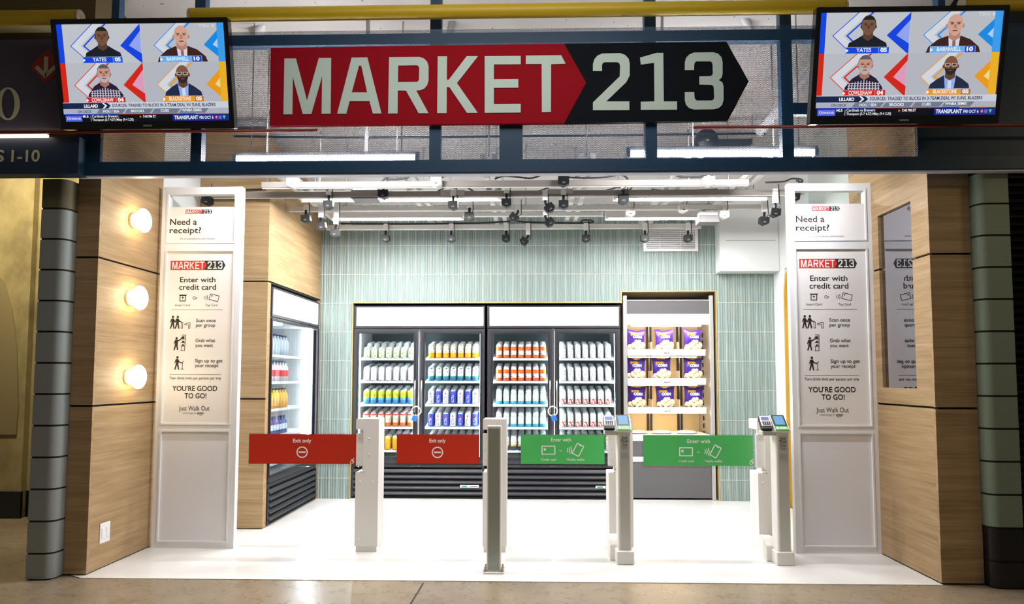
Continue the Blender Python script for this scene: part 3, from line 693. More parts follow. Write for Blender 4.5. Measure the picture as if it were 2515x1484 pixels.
# sign panels: a is metres from the panel's left edge, b is height; placements read from the right-hand one
YP = 5.43; PX0 = 1.963; PW = .636
def lp(x, y): p = P(x, y, Y=YP); return p.x-PX0, p.z
def sign_panel(x0, lab, Wd, poster):
    o = thing('sign_panel', lab, 'sign panel', (x0+Wd/2, YP, 0), 'sign panels at the entrance')
    fx = lambda d: (lambda a, b_: (x0+a*Wd/PW, YP+d, b_))
    H = 2.785; a0, a1 = .052, .578
    zs = [lp(2040, y)[1] for y in (469, 500, 588, 612, 1045, 1066, 1341)]
    b = MB(); sk = lambda a, z, d: (x0+a*Wd/PW, YP+d, z)
    holes = [[(a0, zs[2]), (a1, zs[2]), (a1, zs[0]), (a0, zs[0])], [(a0, zs[4]), (a1, zs[4]), (a1, zs[3]), (a0, zs[3])], [(a0, zs[6]), (a1, zs[6]), (a1, zs[5]), (a0, zs[5])]]
    b.slab([[(0, 0), (PW, 0), (PW, H), (0, H)]]+[h[::-1] for h in holes], WHITE, sk, .055, 0)
    for h in holes:   # stepped bead inside each opening
        i = .012; hh = [(h[0][0]-i, h[0][1]-i), (h[1][0]+i, h[1][1]-i), (h[2][0]+i, h[2][1]+i), (h[3][0]-i, h[3][1]+i)]
        b.slab([hh, h[::-1]], WHITE, sk, 0, -.005)
    b.build('frame', o, bevel=.002)
    def pane(z0, z1, m, nm, d0=.009, d1=.02, lab2=None):
        bb = MB(); bb.box(x0+a0*Wd/PW-.004, YP+d0, z0, x0+a1*Wd/PW+.004, YP+d1, z1, m); return bb.build(nm, o, lab2)
    pane(zs[1], zs[0]+.003, GLASS, 'window', .012, .016, 'clear strip of glass at the top')
    t1 = pane(zs[2]-.003, zs[1], POSTER, 'poster', lab2='small poster asking Need a receipt?')
    t2 = pane(zs[4]-.003, zs[3]+.003, POSTER, 'poster', lab2='tall poster with entry instructions')
    pane(zs[6]-.003, zs[5]+.003, PANEL, 'lower_panel')
    f = lambda k: (lambda x, y: (lambda a, z: (x0+a*Wd/PW, YP+.0085-.0004*k, z))(*lp(x, y)))
    fd = lambda x, y, d: f(d)(x, y)
    def T(t, s, x, y, px_h, m, wpx, bold=.0, k=1):
        b = MB()
        ax, az = lp(x, y); a_, _ = lp(x-wpx/2, y); c_, _ = lp(x+wpx/2, y); z2 = lp(x, y-px_h)[1]
        b.text(s, ax, az, z2-az, m, lambda a, z: (x0+a*Wd/PW, YP+.0085-.0004*k, z), c_-a_, bold); b.build('lettering', t)
    def logo_at(b, xl, xr, y):
        (la, lz), (ra, _) = lp(xl, y), lp(xr, y)
        logo(b, lambda a, z, d: (x0+a*Wd/PW, YP+.0085-.0004*d, z), la, lz, ra-la)
    def shp(b, pts, m, k=1): b.flat([[lp(x, y) for x, y in l] for l in (pts if isinstance(pts[0][0], (tuple, list)) else [pts])], m, lambda a, z: (x0+a*Wd/PW, YP+.0085-.0004*k, z))
    def ring(pts, inn): return [pts, inn[::-1]]
    b = MB(); logo_at(b, 1995, 2064, 512); b.build('logo', t1); ORG
    T(t1, 'Need a', 1991, 545, 15, INK, 70, .015); T(t1, 'receipt?', 1997, 566, 14.5, INK, 82, .015); T(t1, 'Go to justwalkout.com/receipts', 2029, 582, 5, INKL, 91)
    b = MB(); logo_at(b, 1964, 2106, 647); b.build('logo', t2)
    T(t2, 'Enter with', 2036.5, 689.5, 13, INK, 92, .012); T(t2, 'credit card', 2037, 708.5, 13.5, INK, 96, .012)
    T(t2, 'Insert Card', 2000.5, 750, 5.5, INK, 38); T(t2, 'Tap Card', 2075.5, 750, 5.5, INK, 31); T(t2, 'Or', 2032, 733, 7.5, INK, 12, .01)
    T(t2, 'Scan once', 2063.5, 790, 8.5, INK, 51, .01); T(t2, 'per group', 2063.5, 802, 8.5, INK, 50, .01)
    T(t2, 'Grab what', 2065, 840.5, 8.5, INK, 51, .01); T(t2, 'you want', 2062.5, 852.5, 8.5, INK, 46, .01)
    T(t2, 'Sign up to get', 2077, 891.5, 8.5, INK, 72, .01); T(t2, 'your receipt', 2072, 903.5, 8.5, INK, 61, .01)
    T(t2, 'Two drink limit per person per trip', 2044, 934.5, 6.5, INK, 134, .008)
    T(t2, 'YOU\u2019RE GOOD', 2044.5, 963.5, 12.5, INK, 117, .02); T(t2, 'TO GO!', 2047.5, 982, 12.5, INK, 57, .02)
    T(t2, 'Just Walk Out', 2046, 1013, 11.5, INK, 80); T(t2, 'technology by', 2034, 1021, 4.6, INKL, 36); T(t2, 'amazon', 2063, 1021, 4.6, INK, 17, .03)
    b = MB(); shp(b, [(2056, 1022.2), (2063, 1024), (2069, 1022), (2069.5, 1022.8), (2063, 1025.2), (2055.6, 1023.2)], INK); b.build('smile_mark', t2)
    for y in (758.8, 921.5): b = MB(); shp(b, [(1973.5 if y < 800 else 1977, y), (2106 if y < 800 else 2111, y), (2106 if y < 800 else 2111, y+1), (1973.5 if y < 800 else 1977, y+1)], INKL); b.build('rule_line', t2)
    b = MB()
    # card slot, contactless card
    shp(b, ring([(1992, 722), (2008, 722), (2008, 738), (1992, 738)], [(1994, 724), (2006, 724), (2006, 736), (1994, 736)]), INK); shp(b, [(1990, 721), (2010, 721), (2010, 723), (1990, 723)], INK)
    shp(b, [(2000, 725), (2004, 730), (2001, 729), (2001, 731), (1999, 731), (1999, 729), (1996, 730)], INK); shp(b, [(1999.2, 733), (2000.8, 733), (2000.8, 735), (1999.2, 735)], INK)
    b.build('pictogram', t2); b = MB()
    def rot(pts, cx, cy, d): return [(cx+(x-cx)*cos(radians(d))-(y-cy)*sin(radians(d)), cy+(x-cx)*sin(radians(d))+(y-cy)*cos(radians(d))) for x, y in pts]
    shp(b, ring(rot(rrect(2069, 720.5, 2094, 736.5, 1.5), 2081, 728.5, 14), rot(rrect(2070.4, 722, 2092.6, 735, 1), 2081, 728.5, 14)), INK); shp(b, rot([(2073, 724), (2076, 724), (2076, 727), (2073, 727)], 2081, 728.5, 14), INK)
    for k, h in enumerate((6, 4.6, 3.2)):
        x = 2064-k*4+.0; shp(b, [(x-1.6, 728.5-h), (x-.4, 728.5-h), (x+1, 728.5), (x-.4, 728.5+h), (x-1.6, 728.5+h), (x-.2, 728.5)], INK)
    b.build('pictogram', t2); b = MB()
    def man(cx, top, h, arm):   # walking pictogram
        u = h/33.; q = lambda x, y: (cx+x*u, top+y*u)
        shp(b, ellipse(*q(0, 3), 3*u, 3.2*u, 14), INK)
        shp(b, [q(-3.5, 7), q(2.5, 7), q(4, 12), q(3.5, 20), q(6, 32.5), q(3, 33), q(0, 22), q(-3.5, 33), q(-6.5, 32.5), q(-3.5, 20), q(-3.5, 13), q(-6, 18), q(-7, 17), q(-5, 10)], INK)
        if arm == 'out': shp(b, [q(2, 8), q(6, 13), q(12, 15.5), q(11.5, 17.5), q(5, 15.5), q(1, 12)], INK)
        elif arm == 'up': shp(b, [q(1, 8), q(8, 6), q(12, 2), q(13.5, 4), q(9.5, 8.5), q(2, 11)], INK); shp(b, [q(12, 0), q(14.5, -2), q(15.5, 3), q(13, 4)], INK)
        else: shp(b, [q(2, 8), q(6, 13), q(8, 17), q(7, 18), q(4, 15), q(1, 12)], INK)
    man(1977.5, 774, 33, ''); man(1990, 774, 33, 'out')
    shp(b, ring(rrect(1999.5, 790, 2004.5, 806.5, 1), rrect(2000.7, 791.3, 2003.3, 805.2, .6)), INK)
    shp(b, ring([(2008, 794.5), (2019, 791), (2023.5, 791), (2023.5, 806.5), (2018.5, 806.5), (2018.5, 797.5), (2009, 798)], [(2010, 795), (2019.5, 792.5), (2022.2, 792.3), (2022.2, 805.2), (2019.8, 805.2), (2019.8, 796.3), (2010, 796.8)]), INK)
    b.build('pictogram', t2); b = MB()
    man(1990, 828, 33, 'up')
    for y0, y1 in ((823, 832), (834, 841), (843, 850), (852, 861)): shp(b, [(2002, y1), (2013, y1), (2013, y1+1.2), (2002, y1+1.2)], INK); shp(b, [(2005, y0+3), (2010, y0+3), (2010, y1), (2005, y1)], INK) if y1 < 855 else None
    shp(b, [(2011.6, 822), (2013.2, 822), (2013.2, 862), (2011.6, 862)], INK); shp(b, [(2003, 822), (2013, 822), (2013, 823.2), (2003, 823.2)], INK); shp(b, [(2003, 851), (2004.3, 851), (2004.3, 862), (2003, 862)], INK)
    b.build('pictogram', t2); b = MB()
    man(1995, 876, 34, 'out')
    shp(b, [(2008.3, 892), (2009.7, 892), (2009.7, 908), (2008.3, 908)], INK); shp(b, [(2004.5, 908), (2013, 908), (2013, 909.3), (2004.5, 909.3)], INK); shp(b, [(2004, 893.5), (2011.5, 887.5), (2012.2, 888.8), (2005, 895)], INK)
    b.build('pictogram', t2)
    return o
sign_panel(PX0, 'white framed sign panel at the right of the entrance, beside the mirror', PW, None)
sign_panel(-2.887, 'white framed sign panel at the left of the entrance, beside the globe sconces', .632, None)
# ------------------------------------------------------------------ gates
def wheel(b, x, y, s, fn, m):
    """forward-leaning wheelchair pictogram, s tall"""
    q = lambda a, c: (x+a*s, y+c*s)
    b.flat([[q(*p) for p in ellipse(-.1, -.2, .3, .3, 22)], [q(*p) for p in ellipse(-.1, -.2, .2, .2, 22)][::-1]], m, fn)
    b.flat([q(*p) for p in ellipse(.24, .44, .1, .1, 12)], m, fn)
    for pts in ([(.02, .36), (.2, .3), (.1, .02), (-.06, .06)], [(-.3, .2), (.0, .36), (.06, .27), (-.22, .12)], [(.0, .1), (.34, .1), (.34, -.28), (.24, -.28), (.24, .0), (.0, .0)]):
        b.flat([q(*p) for p in pts], m, fn)
def gate(x0, Wd, Yf, pl, pr, z0, z1, ap, kind, chair, lab, tx):
    """column with a swinging acrylic flap to its left; tx gives pixel centres of the flap graphics"""
    o = thing('entry_gate', lab, 'gate', (x0+Wd/2, Yf+.1, 0), 'row of swing gates')
    H = .985; D = .205
    b = MB(); n = .056
    b.slab([(0, .045), (Wd, .045), (Wd, H), (0, H), (0, H-.078), (n, H-.078), (n, H-.395), (0, H-.395)], POST, lambda a, z, d: (x0+a, Yf+d, z), D, 0)
    b.build('column', o, bevel=.008, seg=2)
    b = MB(); b.box(x0+.008, Yf+.008, 0, x0+Wd-.008, Yf+D-.008, .05, POST); b.build('base', o)
    b = MB(); 
    for a, z in ((.1, .84), (.1, .72), (.035, .52), (.13, .52), (.035, .09), (.13, .09)): b.lathe([(0, -.004), (.006, -.003), (.007, 0)], (x0+a, Yf, z), POST, 10, 'Y')
    b.build('screw', o)
    b = MB(); b.lathe([(.0, .6), (.028, .6), (.028, H-.078)], (x0+n+.012, Yf+.045, 0), POST, 16); b.build('hinge', o)
    b = MB()
    for a, z in ((.05, .612), (.042, .592), (.062, .592)): b.lathe([(0, -.003), (.005, -.002), (.006, .002)], (x0+a, Yf+.0, z), BOLT, 8, 'Y')
    b.build('bolt', o)
    yb = Yf+.03
    b = MB(); b.box(x0-.002, yb-.012, z0-.012, x0+n+.004, yb+.022, z1+.008, POST)
    for z in (z0+.03, (z0+z1)/2, z1-.03): b.lathe([(0, -.002), (.004, -.001), (.005, .002)], (x0+.022, yb-.012, z), BOLT, 8, 'Y')
    b.build('flap_bracket', o, bevel=.003)
    b = MB(); b.slab(rrect(pl-ap, z0-.02, x0+.03, z1+.008, .012), ACRYL, lambda a, z, d: (a, d, z), yb+.008, yb-.004)
    p = b.build('flap', o, 'clear acrylic flap')
    b = MB(); b.box(pl, yb-.0062, z0, pr, yb-.0045, z1, FILMR if kind == 'exit' else FILMG); b.build('film', p, ('red' if kind == 'exit' else 'green')+' printed film')
    Yt = yb-.0068
    q = lambda x, y: (lambda v: (v.x, v.z))(P(x, y, Y=Yt)); fn = lambda a, z: (a, Yt, z)
    b = MB()
    def T(s, x, y, h, wpx, bold=.0):
        b = MB(); a, z = q(x, y); b.text(s, a, z, q(x, y-h)[1]-z, TXW, fn, q(x+wpx/2, y)[0]-q(x-wpx/2, y)[0], bold); b.build('lettering', p)
    def F(loops): b.flat([[q(*p_) for p_ in l] for l in (loops if isinstance(loops[0][0], (tuple, list)) else [loops])], TXW, fn)
    if kind == 'exit':
        cx, yt, cyc, cw = tx
        T('Exit only', cx, yt, 9, cw, .02)
        F([ellipse(cx, cyc, 14, 14, 40), ellipse(cx, cyc, 11.2, 11.2, 40)]); F([(cx-8.5, cyc-2), (cx+8.5, cyc-2), (cx+8.5, cyc+2), (cx-8.5, cyc+2)])
    else:
        cx, yt, cyc, cw, s = tx
        T('Enter with', cx, yt, 9, cw, .015)
        c1, ph = cx-31*s, cx+41*s
        T('or', cx-.5, cyc+3, 4.8, 7); T('Credit card', c1, cyc+26, 6.3, 36*s, .005); T('Mobile wallet', ph-5, cyc+26, 6.3, 44*s, .005)
        F([rrect(c1-17, cyc-11, c1+17, cyc+11, 1.5), rrect(c1-14.4, cyc-8.6, c1+14.4, cyc+8.6, .8)[::-1]]); F([(c1-11.5, cyc-4.5), (c1-6, cyc-4.5), (c1-6, cyc+1), (c1-11.5, cyc+1)])
        b.build('pictogram', p); b = MB()
        def rot(pts, d=28): return [(ph+(x-ph)*cos(radians(d))-(y-cyc)*sin(radians(d)), cyc+(x-ph)*sin(radians(d))+(y-cyc)*cos(radians(d))) for x, y in pts]
        F([rot(rrect(ph-10, cyc-16, ph+10, cyc+14, 2.5)), rot(rrect(ph-7.6, cyc-13.6, ph+7.6, cyc+11.6, 1.2))[::-1]]); F(rot([(ph-4, cyc-14), (ph+4, cyc-14), (ph+2.6, cyc-11.4), (ph-2.6, cyc-11.4)]))
        for k, h in enumerate((9.5, 7.2, 5)):
            x = ph-17-k*4.5; F([(x-1, cyc-h), (x+1, cyc-h), (x+3, cyc), (x+1, cyc+h), (x-1, cyc+h), (x+.8, cyc)])
    if chair:
        b.build('pictogram', p); b = MB()
        a, z = q(*chair); wheel(b, a, z, .042, fn, TXW)
    b.build('pictogram', p)
    return o
gx = lambda x, y, Y: P(x, y, Y=Y).x
gz = lambda x, y, Y: P(x, y, Y=Y).z
gate(-1.316, .172, 5.36, -2.135, -1.318, .645, .868, .006, 'exit', (865, 1133), 'gate with the wide red Exit only flap next to the left wall', (742, 1087, 1111, 45))
gate(-.362, .178, 5.38, -1.016, -.39, .648, .868, .014, 'exit', None, 'gate with the narrow red Exit only flap behind the grey-faced post', (1074.5, 1087, 1111.5, 40))
gate(.58, .18, 5.4, -.078, .552, .648, .868, .014, 'enter', None, 'gate with the narrow green Enter with flap left of the popcorn display', (1378, 1084.5, 1106, 49, 1.0))
gate(1.685, .18, 5.40, .842, 1.66, .64, .868, .008, 'enter', (1846, 1135), 'gate with the wide green Enter with flap next to the right sign panel', (1716, 1088.5, 1110, 56, 1.0))
# lone post in front of the second gate
o = thing('guard_post', 'slim white post with a grey-green face bolted down in front of the gates', 'post', (-.25, 4.88, 0))
b = MB(); b.box(-.297, 4.83, .012, -.203, 4.9, .972, POST); b.build('post_body', o, bevel=.003)
b = MB(); b.box(-.288, 4.8285, .02, -.212, 4.831, .955, POSTG); b.build('face_strip', o, 'grey-green face strip')
b = MB(); b.box(-.318, 4.80, 0, -.182, 4.93, .010, POST); b.build('base_plate', o, bevel=.002)
for sx in (-1, 1):
    for y in (4.822, 4.905):
        b = MB(); b.lathe([(.012, .01), (.012, .022), (.007, .022), (.007, .04), (0, .04)], (-.25+sx*.057, y, 0), BOLT, 6, smooth=False); b.build('bolt', o)
# card readers
def reader(x0, Yf, ybk, lab, px_mid):
    Wd = .094
    o = thing('card_reader_post', lab, 'card reader', (x0+Wd/2, Yf+.06, 0), 'card reader posts')
    b = MB(); b.box(x0, Yf, .09, x0+Wd, Yf+.125, .935, POST); b.build('post_body', o, bevel=.012, seg=3)
    b = MB(); b.box(x0+.016, Yf-.0015, .1, x0+Wd-.010, Yf+.002, .90, POSTL); b.build('front_face', o, 'pale grey front face', bevel=.001)
    b = MB(); b.box(x0-.014, Yf-.018, 0, x0+Wd+.014, Yf+.14, .094, POST); b.build('shoe', o, bevel=.006)
    b = MB(); b.slab([(Yf+.1, 0), (ybk, 0), (ybk, .145), (Yf+.2, .145), (Yf+.1, .11)], POST, lambda y, z, d: (d, y, z), x0-.045, x0+.04); b.build('cable_cover', o, bevel=.006)
    # tilted head
    b = MB(); yf, yk = Yf-.012, Yf+.115; zf, zk = .932, 1.03
    b.slab([(yf, .915), (yk, .915), (yk, zk), (yk-.012, zk), (yf, zf)], POST, lambda y, z, d: (d, y, z), x0-.006, x0+Wd+.004)
    hd = b.build('reader_head', o, bevel=.006, seg=2)
    sl = Vector((0, yk-.012-yf, zk-zf)); L = sl.length; sl /= L; nm = Vector((0, -sl.z, sl.y))
    fn = lambda a, s, d=0: Vector((x0, yf, zf))+Vector((a, 0, 0))+sl*s+nm*d
    b = MB(); b.slab(rrect(.0, L*.27, Wd-.002, L*.99, .006), BLK, lambda a, s, d: fn(a, s, d), -.002, .0035); b.build('bezel', hd)
    b = MB(); b.flat(rrect(.012, L*.34, Wd-.014, L*.92, .002), screen('reader_blue', (112, 176, 222), .85), lambda a, s: fn(a, s, .004)); b.build('display', hd, 'light blue lit display')
    b = MB(); b.slab(rrect(.0, L*.0, Wd-.002, L*.27, .005), mat('reader_green', (64, 158, 44), .4), lambda a, s, d: fn(a, s, d), -.002, .003)
    b.flat(rrect(.008, L*.06, .024, L*.2, .001), TXW, lambda a, s: fn(a, s, .0035)); b.flat([(.03, L*.15), (.08, L*.15), (.08, L*.19), (.03, L*.19)], TXW, lambda a, s: fn(a, s, .0035)); b.flat([(.03, L*.07), (.086, L*.07), (.086, L*.1), (.03, L*.1)], TXW, lambda a, s: fn(a, s, .0035))
    b.build('green_band', hd)
    b = MB(); yt = Yf-.0022; fl = lambda a, z: (a, yt, z); xm = x0+.050
    for s_, z, h, w_ in (('Just', .866, .021, .043), ('Walk', .842, .021, .052), ('Out', .817, .021, .04), ('technology by', .806, .006, .05), ('amazon', .795, .008, .034)): b.text(s_, xm, z, h, INK, fl, w_, .01); b.build('lettering', o); b = MB()
    b = MB(); b.box(x0+.022, yt-.0006, .725, x0+.078, yt, .77, mat('notice_grey', (190, 192, 194), .6)); 
    for k in range(7): b.box(x0+.025, yt-.0009, .7295+k*.0056, x0+.075, yt-.0006, .7315+k*.0056, mat('notice_ink', (150, 152, 156), .6))
    b.build('notice', o, 'grey printed notice')
    # payment terminal on a side arm
    b = MB(); b.box(x0-.09, Yf+.0, .893, x0+.01, Yf+.09, .925, POSTL); b.build('side_arm', o, bevel=.004)
    ty, tz = Yf-.005, .945; s2 = Vector((0, .07, .07)).normalized(); n2 = Vector((0, -s2.z, s2.y))
    f2 = lambda a, s, d: Vector((x0-.094+a, ty, tz))+s2*s+n2*d
    b = MB(); b.slab(rrect(0, 0, .078, .115, .008), BLK, f2, -.028, .0); b.box(x0-.075, Yf+.01, .922, x0-.035, Yf+.06, .95, BLK); tm = b.build('payment_terminal', o, 'black and white payment terminal', bevel=.003)
    b = MB(); b.slab(rrect(.004, .02, .074, .112, .006), POST, f2, 0, .004); b.build('terminal_face', tm)
    b = MB(); b.flat(rrect(.012, .07, .066, .102, .002), screen('terminal_lilac', (128, 136, 196), .85), lambda a, s: f2(a, s, .0045)); b.build('terminal_display', tm)
    b = MB()
    for i in range(3):
        for j in range(4): b.slab(rrect(.013+j*.0145, .026+i*.0125, .024+j*.0145, .035+i*.0125, .001), BLK, f2, .004, .0065)
    b.build('keys', tm)
reader(.608, 5.08, 5.39, 'card reader post in front of the narrow green gate', 1532)
reader(1.714, 5.085, 5.39, 'card reader post beside the right sign panel', 1930)
# ------------------------------------------------------------------ ceiling rig
ZR = 2.85
GR = 'white rails hung under the ceiling'
def rail(px0, px1, py0, py1, lab, m=STEEL, dz=0, thick=.05):
    """hollow strut running across the shop: pixel ends and the pixel rows of its lower and upper edge"""
    y = P((px0+px1)/2, py1, Z=ZR+dz).y
    xa, xb = P(px0, py1, Y=y).x, P(px1, py1, Y=y).x
    hh = max(.04, P(1200, py0, Y=y).z-ZR-dz-.004)
    o = thing('ceiling_rail', lab, 'rail', ((xa+xb)/2, y, ZR+dz), GR)
    b = MB(); z = ZR+dz
    b.slab([(y, z), (y+thick, z), (y+thick, z+hh), (y, z+hh)], m, lambda a, c, d: (d, a, c), xa, xb); b.build('strut', o, bevel=.004)
    b = MB(); b.box(xa, y+thick*.3, z-.003, xb, y+thick*.7, z+.001, WHITE); b.build('lower_lip', o)
    for f in (.12, .5, .88):
        x = xa+(xb-xa)*f; b = MB(); b.tube([(x, y+thick/2, z+hh-.01), (x, y+thick/2, ceil_z(y)-.002)], .006, STEELG, 6); b.build('drop_rod', o)
    return y
rail(642, 1840, 442, 458, 'frontmost white rail, hung just behind the fascia', RAIL_SHADED)
rail(478, 1975, 467, 482, 'second white rail from the front, running from panel to panel', RAIL_SHADED)
rail(709, 1885, 504, 516, 'third white rail from the front, in front of the tile wall')
rail(801, 1722, 550, 562, 'rearmost white rail with the row of hanging cameras')
def light(px0, px1, py, lab, dz=.0, part=True):
    y = P((px0+px1)/2, py, Z=ZR+dz).y; xa, xb = P(px0, py, Y=y).x, P(px1, py, Y=y).x
    o = thing('tube_light', lab, 'light', ((xa+xb)/2, y, ZR+dz), 'linear tube lights under the ceiling')
    z = ZR+dz
    b = MB()
    if part: b.slab([(y-.046, z), (y-.04, z), (y-.036, z+.05), (y+.036, z+.05), (y+.04, z-.006), (y+.046, z-.006), (y+.042, z+.072), (y-.042, z+.072)], STEEL, lambda a, c, d: (d, a, c), xa-.03, xb+.03)
    else: b.box(xa-.03, y-.013, z+.046, xb+.03, y+.013, z+.075, STEEL)
    b.build('housing', o, bevel=.003)
    for x in (xa-.015, xb+.015): MB().box(x-.015, y-.026, z, x+.015, y+.026, z+.05, STEEL).build('end_cap', o, bevel=.003)
    b = MB(); b.tube([(xa, y, z+.022), (xb, y, z+.022)], .0235 if part else .018, TUBE if part else TUBEF, 12); b.build('diffuser', o, 'glowing diffuser')
    for x in (xa+.1, xb-.1):
        b = MB(); b.tube([(x, y, z+.055), (x, y, ceil_z(y)-.002)], .005, STEELG, 6); b.build('drop_rod', o)
light(745, 1222, 491, 'tube light of the front row, left of centre')
light(1515, 1880, 489, 'tube light of the front row, right of centre')
light(820, 1130, 538, 'tube light of the rear row, left of centre')
light(1495, 1715, 537, 'tube light of the rear row, right of centre')
light(583, 1020, 399, 'tube light just behind the fascia, left of the wide post', part=False)
light(1548, 1998, 386, 'tube light just behind the fascia, right of the wide post', part=False)
# empty batten sections between lights
for px0, px1, py, lab in ((1232, 1505, 489, 'unlit batten between the two front tube lights'), (1142, 1480, 537, 'unlit batten between the two rear tube lights')):
    y = P(1300, py, Z=ZR).y; xa, xb = P(px0, py, Y=y).x, P(px1, py, Y=y).x
    b = MB(); b.box(xa, y-.025, ZR+.02, xb, y+.025, ZR+.058, STEEL); b.build('lighting_batten', None, lab, 'batten', bevel=.004)
# cross struts running front to back above the rails
for k, (x, lab) in enumerate(((-2.02, 'leftmost of the front-to-back struts above the rails'), (-1.02, 'second from the left of the front-to-back struts'), (-.32, 'third from the left of the front-to-back struts'), (.42, 'fourth from the left of the front-to-back struts'), (1.22, 'fifth from the left of the front-to-back struts'), (1.82, 'rightmost of the front-to-back struts above the rails'))):
    b = MB()
    for s in (-.045, .045): b.box(x+s-.02, 5.25, ZR+.082, x+s+.02, 7.62, ZR+.125, STEEL)
    o = thing('cross_strut', lab, 'strut', (x, 6.2, ZR+.062), 'front-to-back struts'); b.build('strut_pair', o)
    for y in (5.3, 6.6):
        b = MB(); b.tube([(x, y, ZR+.12), (x, y, ceil_z(y)-.002)], .006, STEELG, 6); b.build('drop_rod', o)
# small cube cameras on arms
CAMW = mat('camera_white', (226, 222, 218), .5); CAMK = mat('camera_charcoal', (15, 15, 17), .5, spec=.3)
def camera_unit(px, py, rowpy, tilt, drop, tone, lab, size=.082):
    y = P(1250, rowpy, Z=ZR).y-.03
    c = P(px, py, Y=y)
    o = thing('cube_camera', lab, 'camera', c, 'small cube cameras under the ceiling')
    m = CAMW if tone else CAMK
    R = Matrix.Rotation(radians(tilt), 3, 'Y'); s = size/2
    b = MB(); fn = lambda a, z, d: Vector(c)+R @ Vector((a, d, z))
    b.slab([(-s, -s*.55), (0 if not tilt else -s*.0, -s*1.0), (s, -s*.55), (s, s*.8), (-s, s*.8)], m, fn, s*.8, -s*.8)
    bd = b.build('camera_body', o, bevel=.003)
    b = MB(); b.slab(rrect(-s*.3, -s*.5, s*.3, -s*.2, s*.1), GREYP, fn, -s*.8, -s*.85); b.build('lens_window', bd)
    top = fn(0, s*.8, 0); rz = ZR+.03
    el = top+Vector((0, 0, 0))+R @ Vector((0, 0, .03))
    b = MB(); b.tube([top, el], .012, m, 8); b.tube([el, Vector((el.x, el.y, el.z+.03))], .011, m, 8); b.build('arm', o)
    b = MB(); z1 = max(el.z+.03, rz)
    b.box(el.x-.022, el.y-.014, el.z+.02, el.x+.022, el.y+.014, z1+.02, WHITE if not tone else STEEL); b.build('bracket', o, bevel=.003)
    b = MB(); p = Vector((el.x+.03, el.y, z1+.06)); b.tube([fn(s*.5, s*.7, 0), fn(s*.9, s*1.6, 0), p], .004, BLK, 5); b.build('lead', o)
R4, R3, R2, R1 = 562, 516, 484, 458
for k, x in enumerate((947, 1108, 1243, 1439, 1584, 1690)):
    camera_unit(x, 586, R4, 0, .1, 0, ORD[k]+' upright camera from the left on the rearmost rail')
camera_unit(1287, 593, R4, 42, .1, 0, 'tilted camera on the rearmost rail, between the third and fourth upright ones')
for x, y, t, lab in ((752, 538, -4, 'camera by the left wood wall, farthest forward of the three at the rail ends'), (790, 556, -8, 'camera by the left wood wall, middle one of the three at the rail ends'), (823, 573, 6, 'camera by the left wood wall, rearmost of the three at the rail ends')):
    camera_unit(x, y, R3, t, .05, 0, lab)
camera_unit(1153, 532, R3, 0, .06, 0, 'camera with an open-topped cradle at the end of the rear-left tube light')
camera_unit(1262, 535, R3, 38, .1, 0, 'camera tilted left between the two rear tube lights')
camera_unit(1350, 547, R3, -40, .05, 0, 'lower of two cameras tilted right near the middle of the rig')
camera_unit(1350, 512, R2, -38, .05, 0, 'upper of two cameras tilted right near the middle of the rig')
camera_unit(1548, 523, R3, 0, .06, 1, 'white camera at the left end of the rear-right tube light')
camera_unit(1778, 528, R3, 0, .06, 1, 'white camera next to the grey box by the duct')
camera_unit(1876, 543, R3, 6, .08, 0, 'lower of two cameras beside the right sign panel')
camera_unit(1903, 523, R2, 6, .08, 0, 'upper of two cameras beside the right sign panel')
camera_unit(1244, 499, R2, 0, .1, 0, 'camera hanging at the right end of the front-left tube light')
camera_unit(1384, 503, R2, 0, .1, 0, 'camera on a straight black arm in the middle of the rig')
camera_unit(1113, 505, R2, 0, .06, 0, 'camera hanging in front of the front-left tube light, right half')
camera_unit(807, 503, R2, 0, .06, 0, 'camera hanging in front of the front-left tube light, left end')
camera_unit(1531, 490, R2, 0, .06, 0, 'camera at the left end of the front-right tube light', .09)
camera_unit(1678, 513, R3, 0, .04, 1, 'white camera on the third rail above the air vent')
camera_unit(942, 478, R2, 0, .05, 0, 'camera beside the grey power box on the second rail', .085)
camera_unit(720, 450, R1, 0, .02, 1, 'white camera at the left end of the frontmost rail', .088)
camera_unit(1072, 448, R1, 0, .03, 1, 'white camera on the frontmost rail, left of the middle', .088)
camera_unit(1384, 446, R1, 0, .05, 0, 'black camera on the frontmost rail, near the middle', .088)
camera_unit(1740, 446, R1, 0, .03, 1, 'white camera at the right end of the frontmost rail', .088)
camera_unit(1950, 484, R2, 10, .05, 0, 'camera seen through the clear strip of the right sign panel')
camera_unit(510, 494, R2, 0, .05, 0, 'camera seen through the clear strip of the left sign panel')
def power_box(px0, px1, py0, py1, row, lab):
    y = P(1250, row, Z=ZR).y-.02; a, c = P(px0, py1, Y=y), P(px1, py0, Y=y)
    o = thing('power_box', lab, 'box', ((a.x+c.x)/2, y, a.z), 'grey power boxes on the rig')
    b = MB(); b.box(a.x, y, a.z, c.x, y+.16, c.z, GREYP); b.build('box_body', o, bevel=.004)
    b = MB(); b.box(a.x+.01, y+.02, c.z, c.x-.01, y+.12, c.z+.04, ALU); b.build('driver', o, bevel=.003)
power_box(861, 928, 466, 488, R2, 'grey power box on the second rail, left of centre'); power_box(1718, 1768, 528, 546, R3, 'grey power box beside the white duct')
for x0, x1, y0, y1, lab in ((1082, 1141, 466, 480, 'grey splice channel on the second rail, left of the middle'), (1345, 1407, 463, 476, 'grey splice channel on the second rail, near the black camera')):
    y = P(1250, R2, Z=ZR).y-.035; a, c = P(x0, y1, Y=y), P(x1, y0, Y=y)
    MB().box(a.x, y, a.z, c.x, y+.03, c.z, STEELG).build('splice_channel', None, lab, 'channel', bevel=.003)
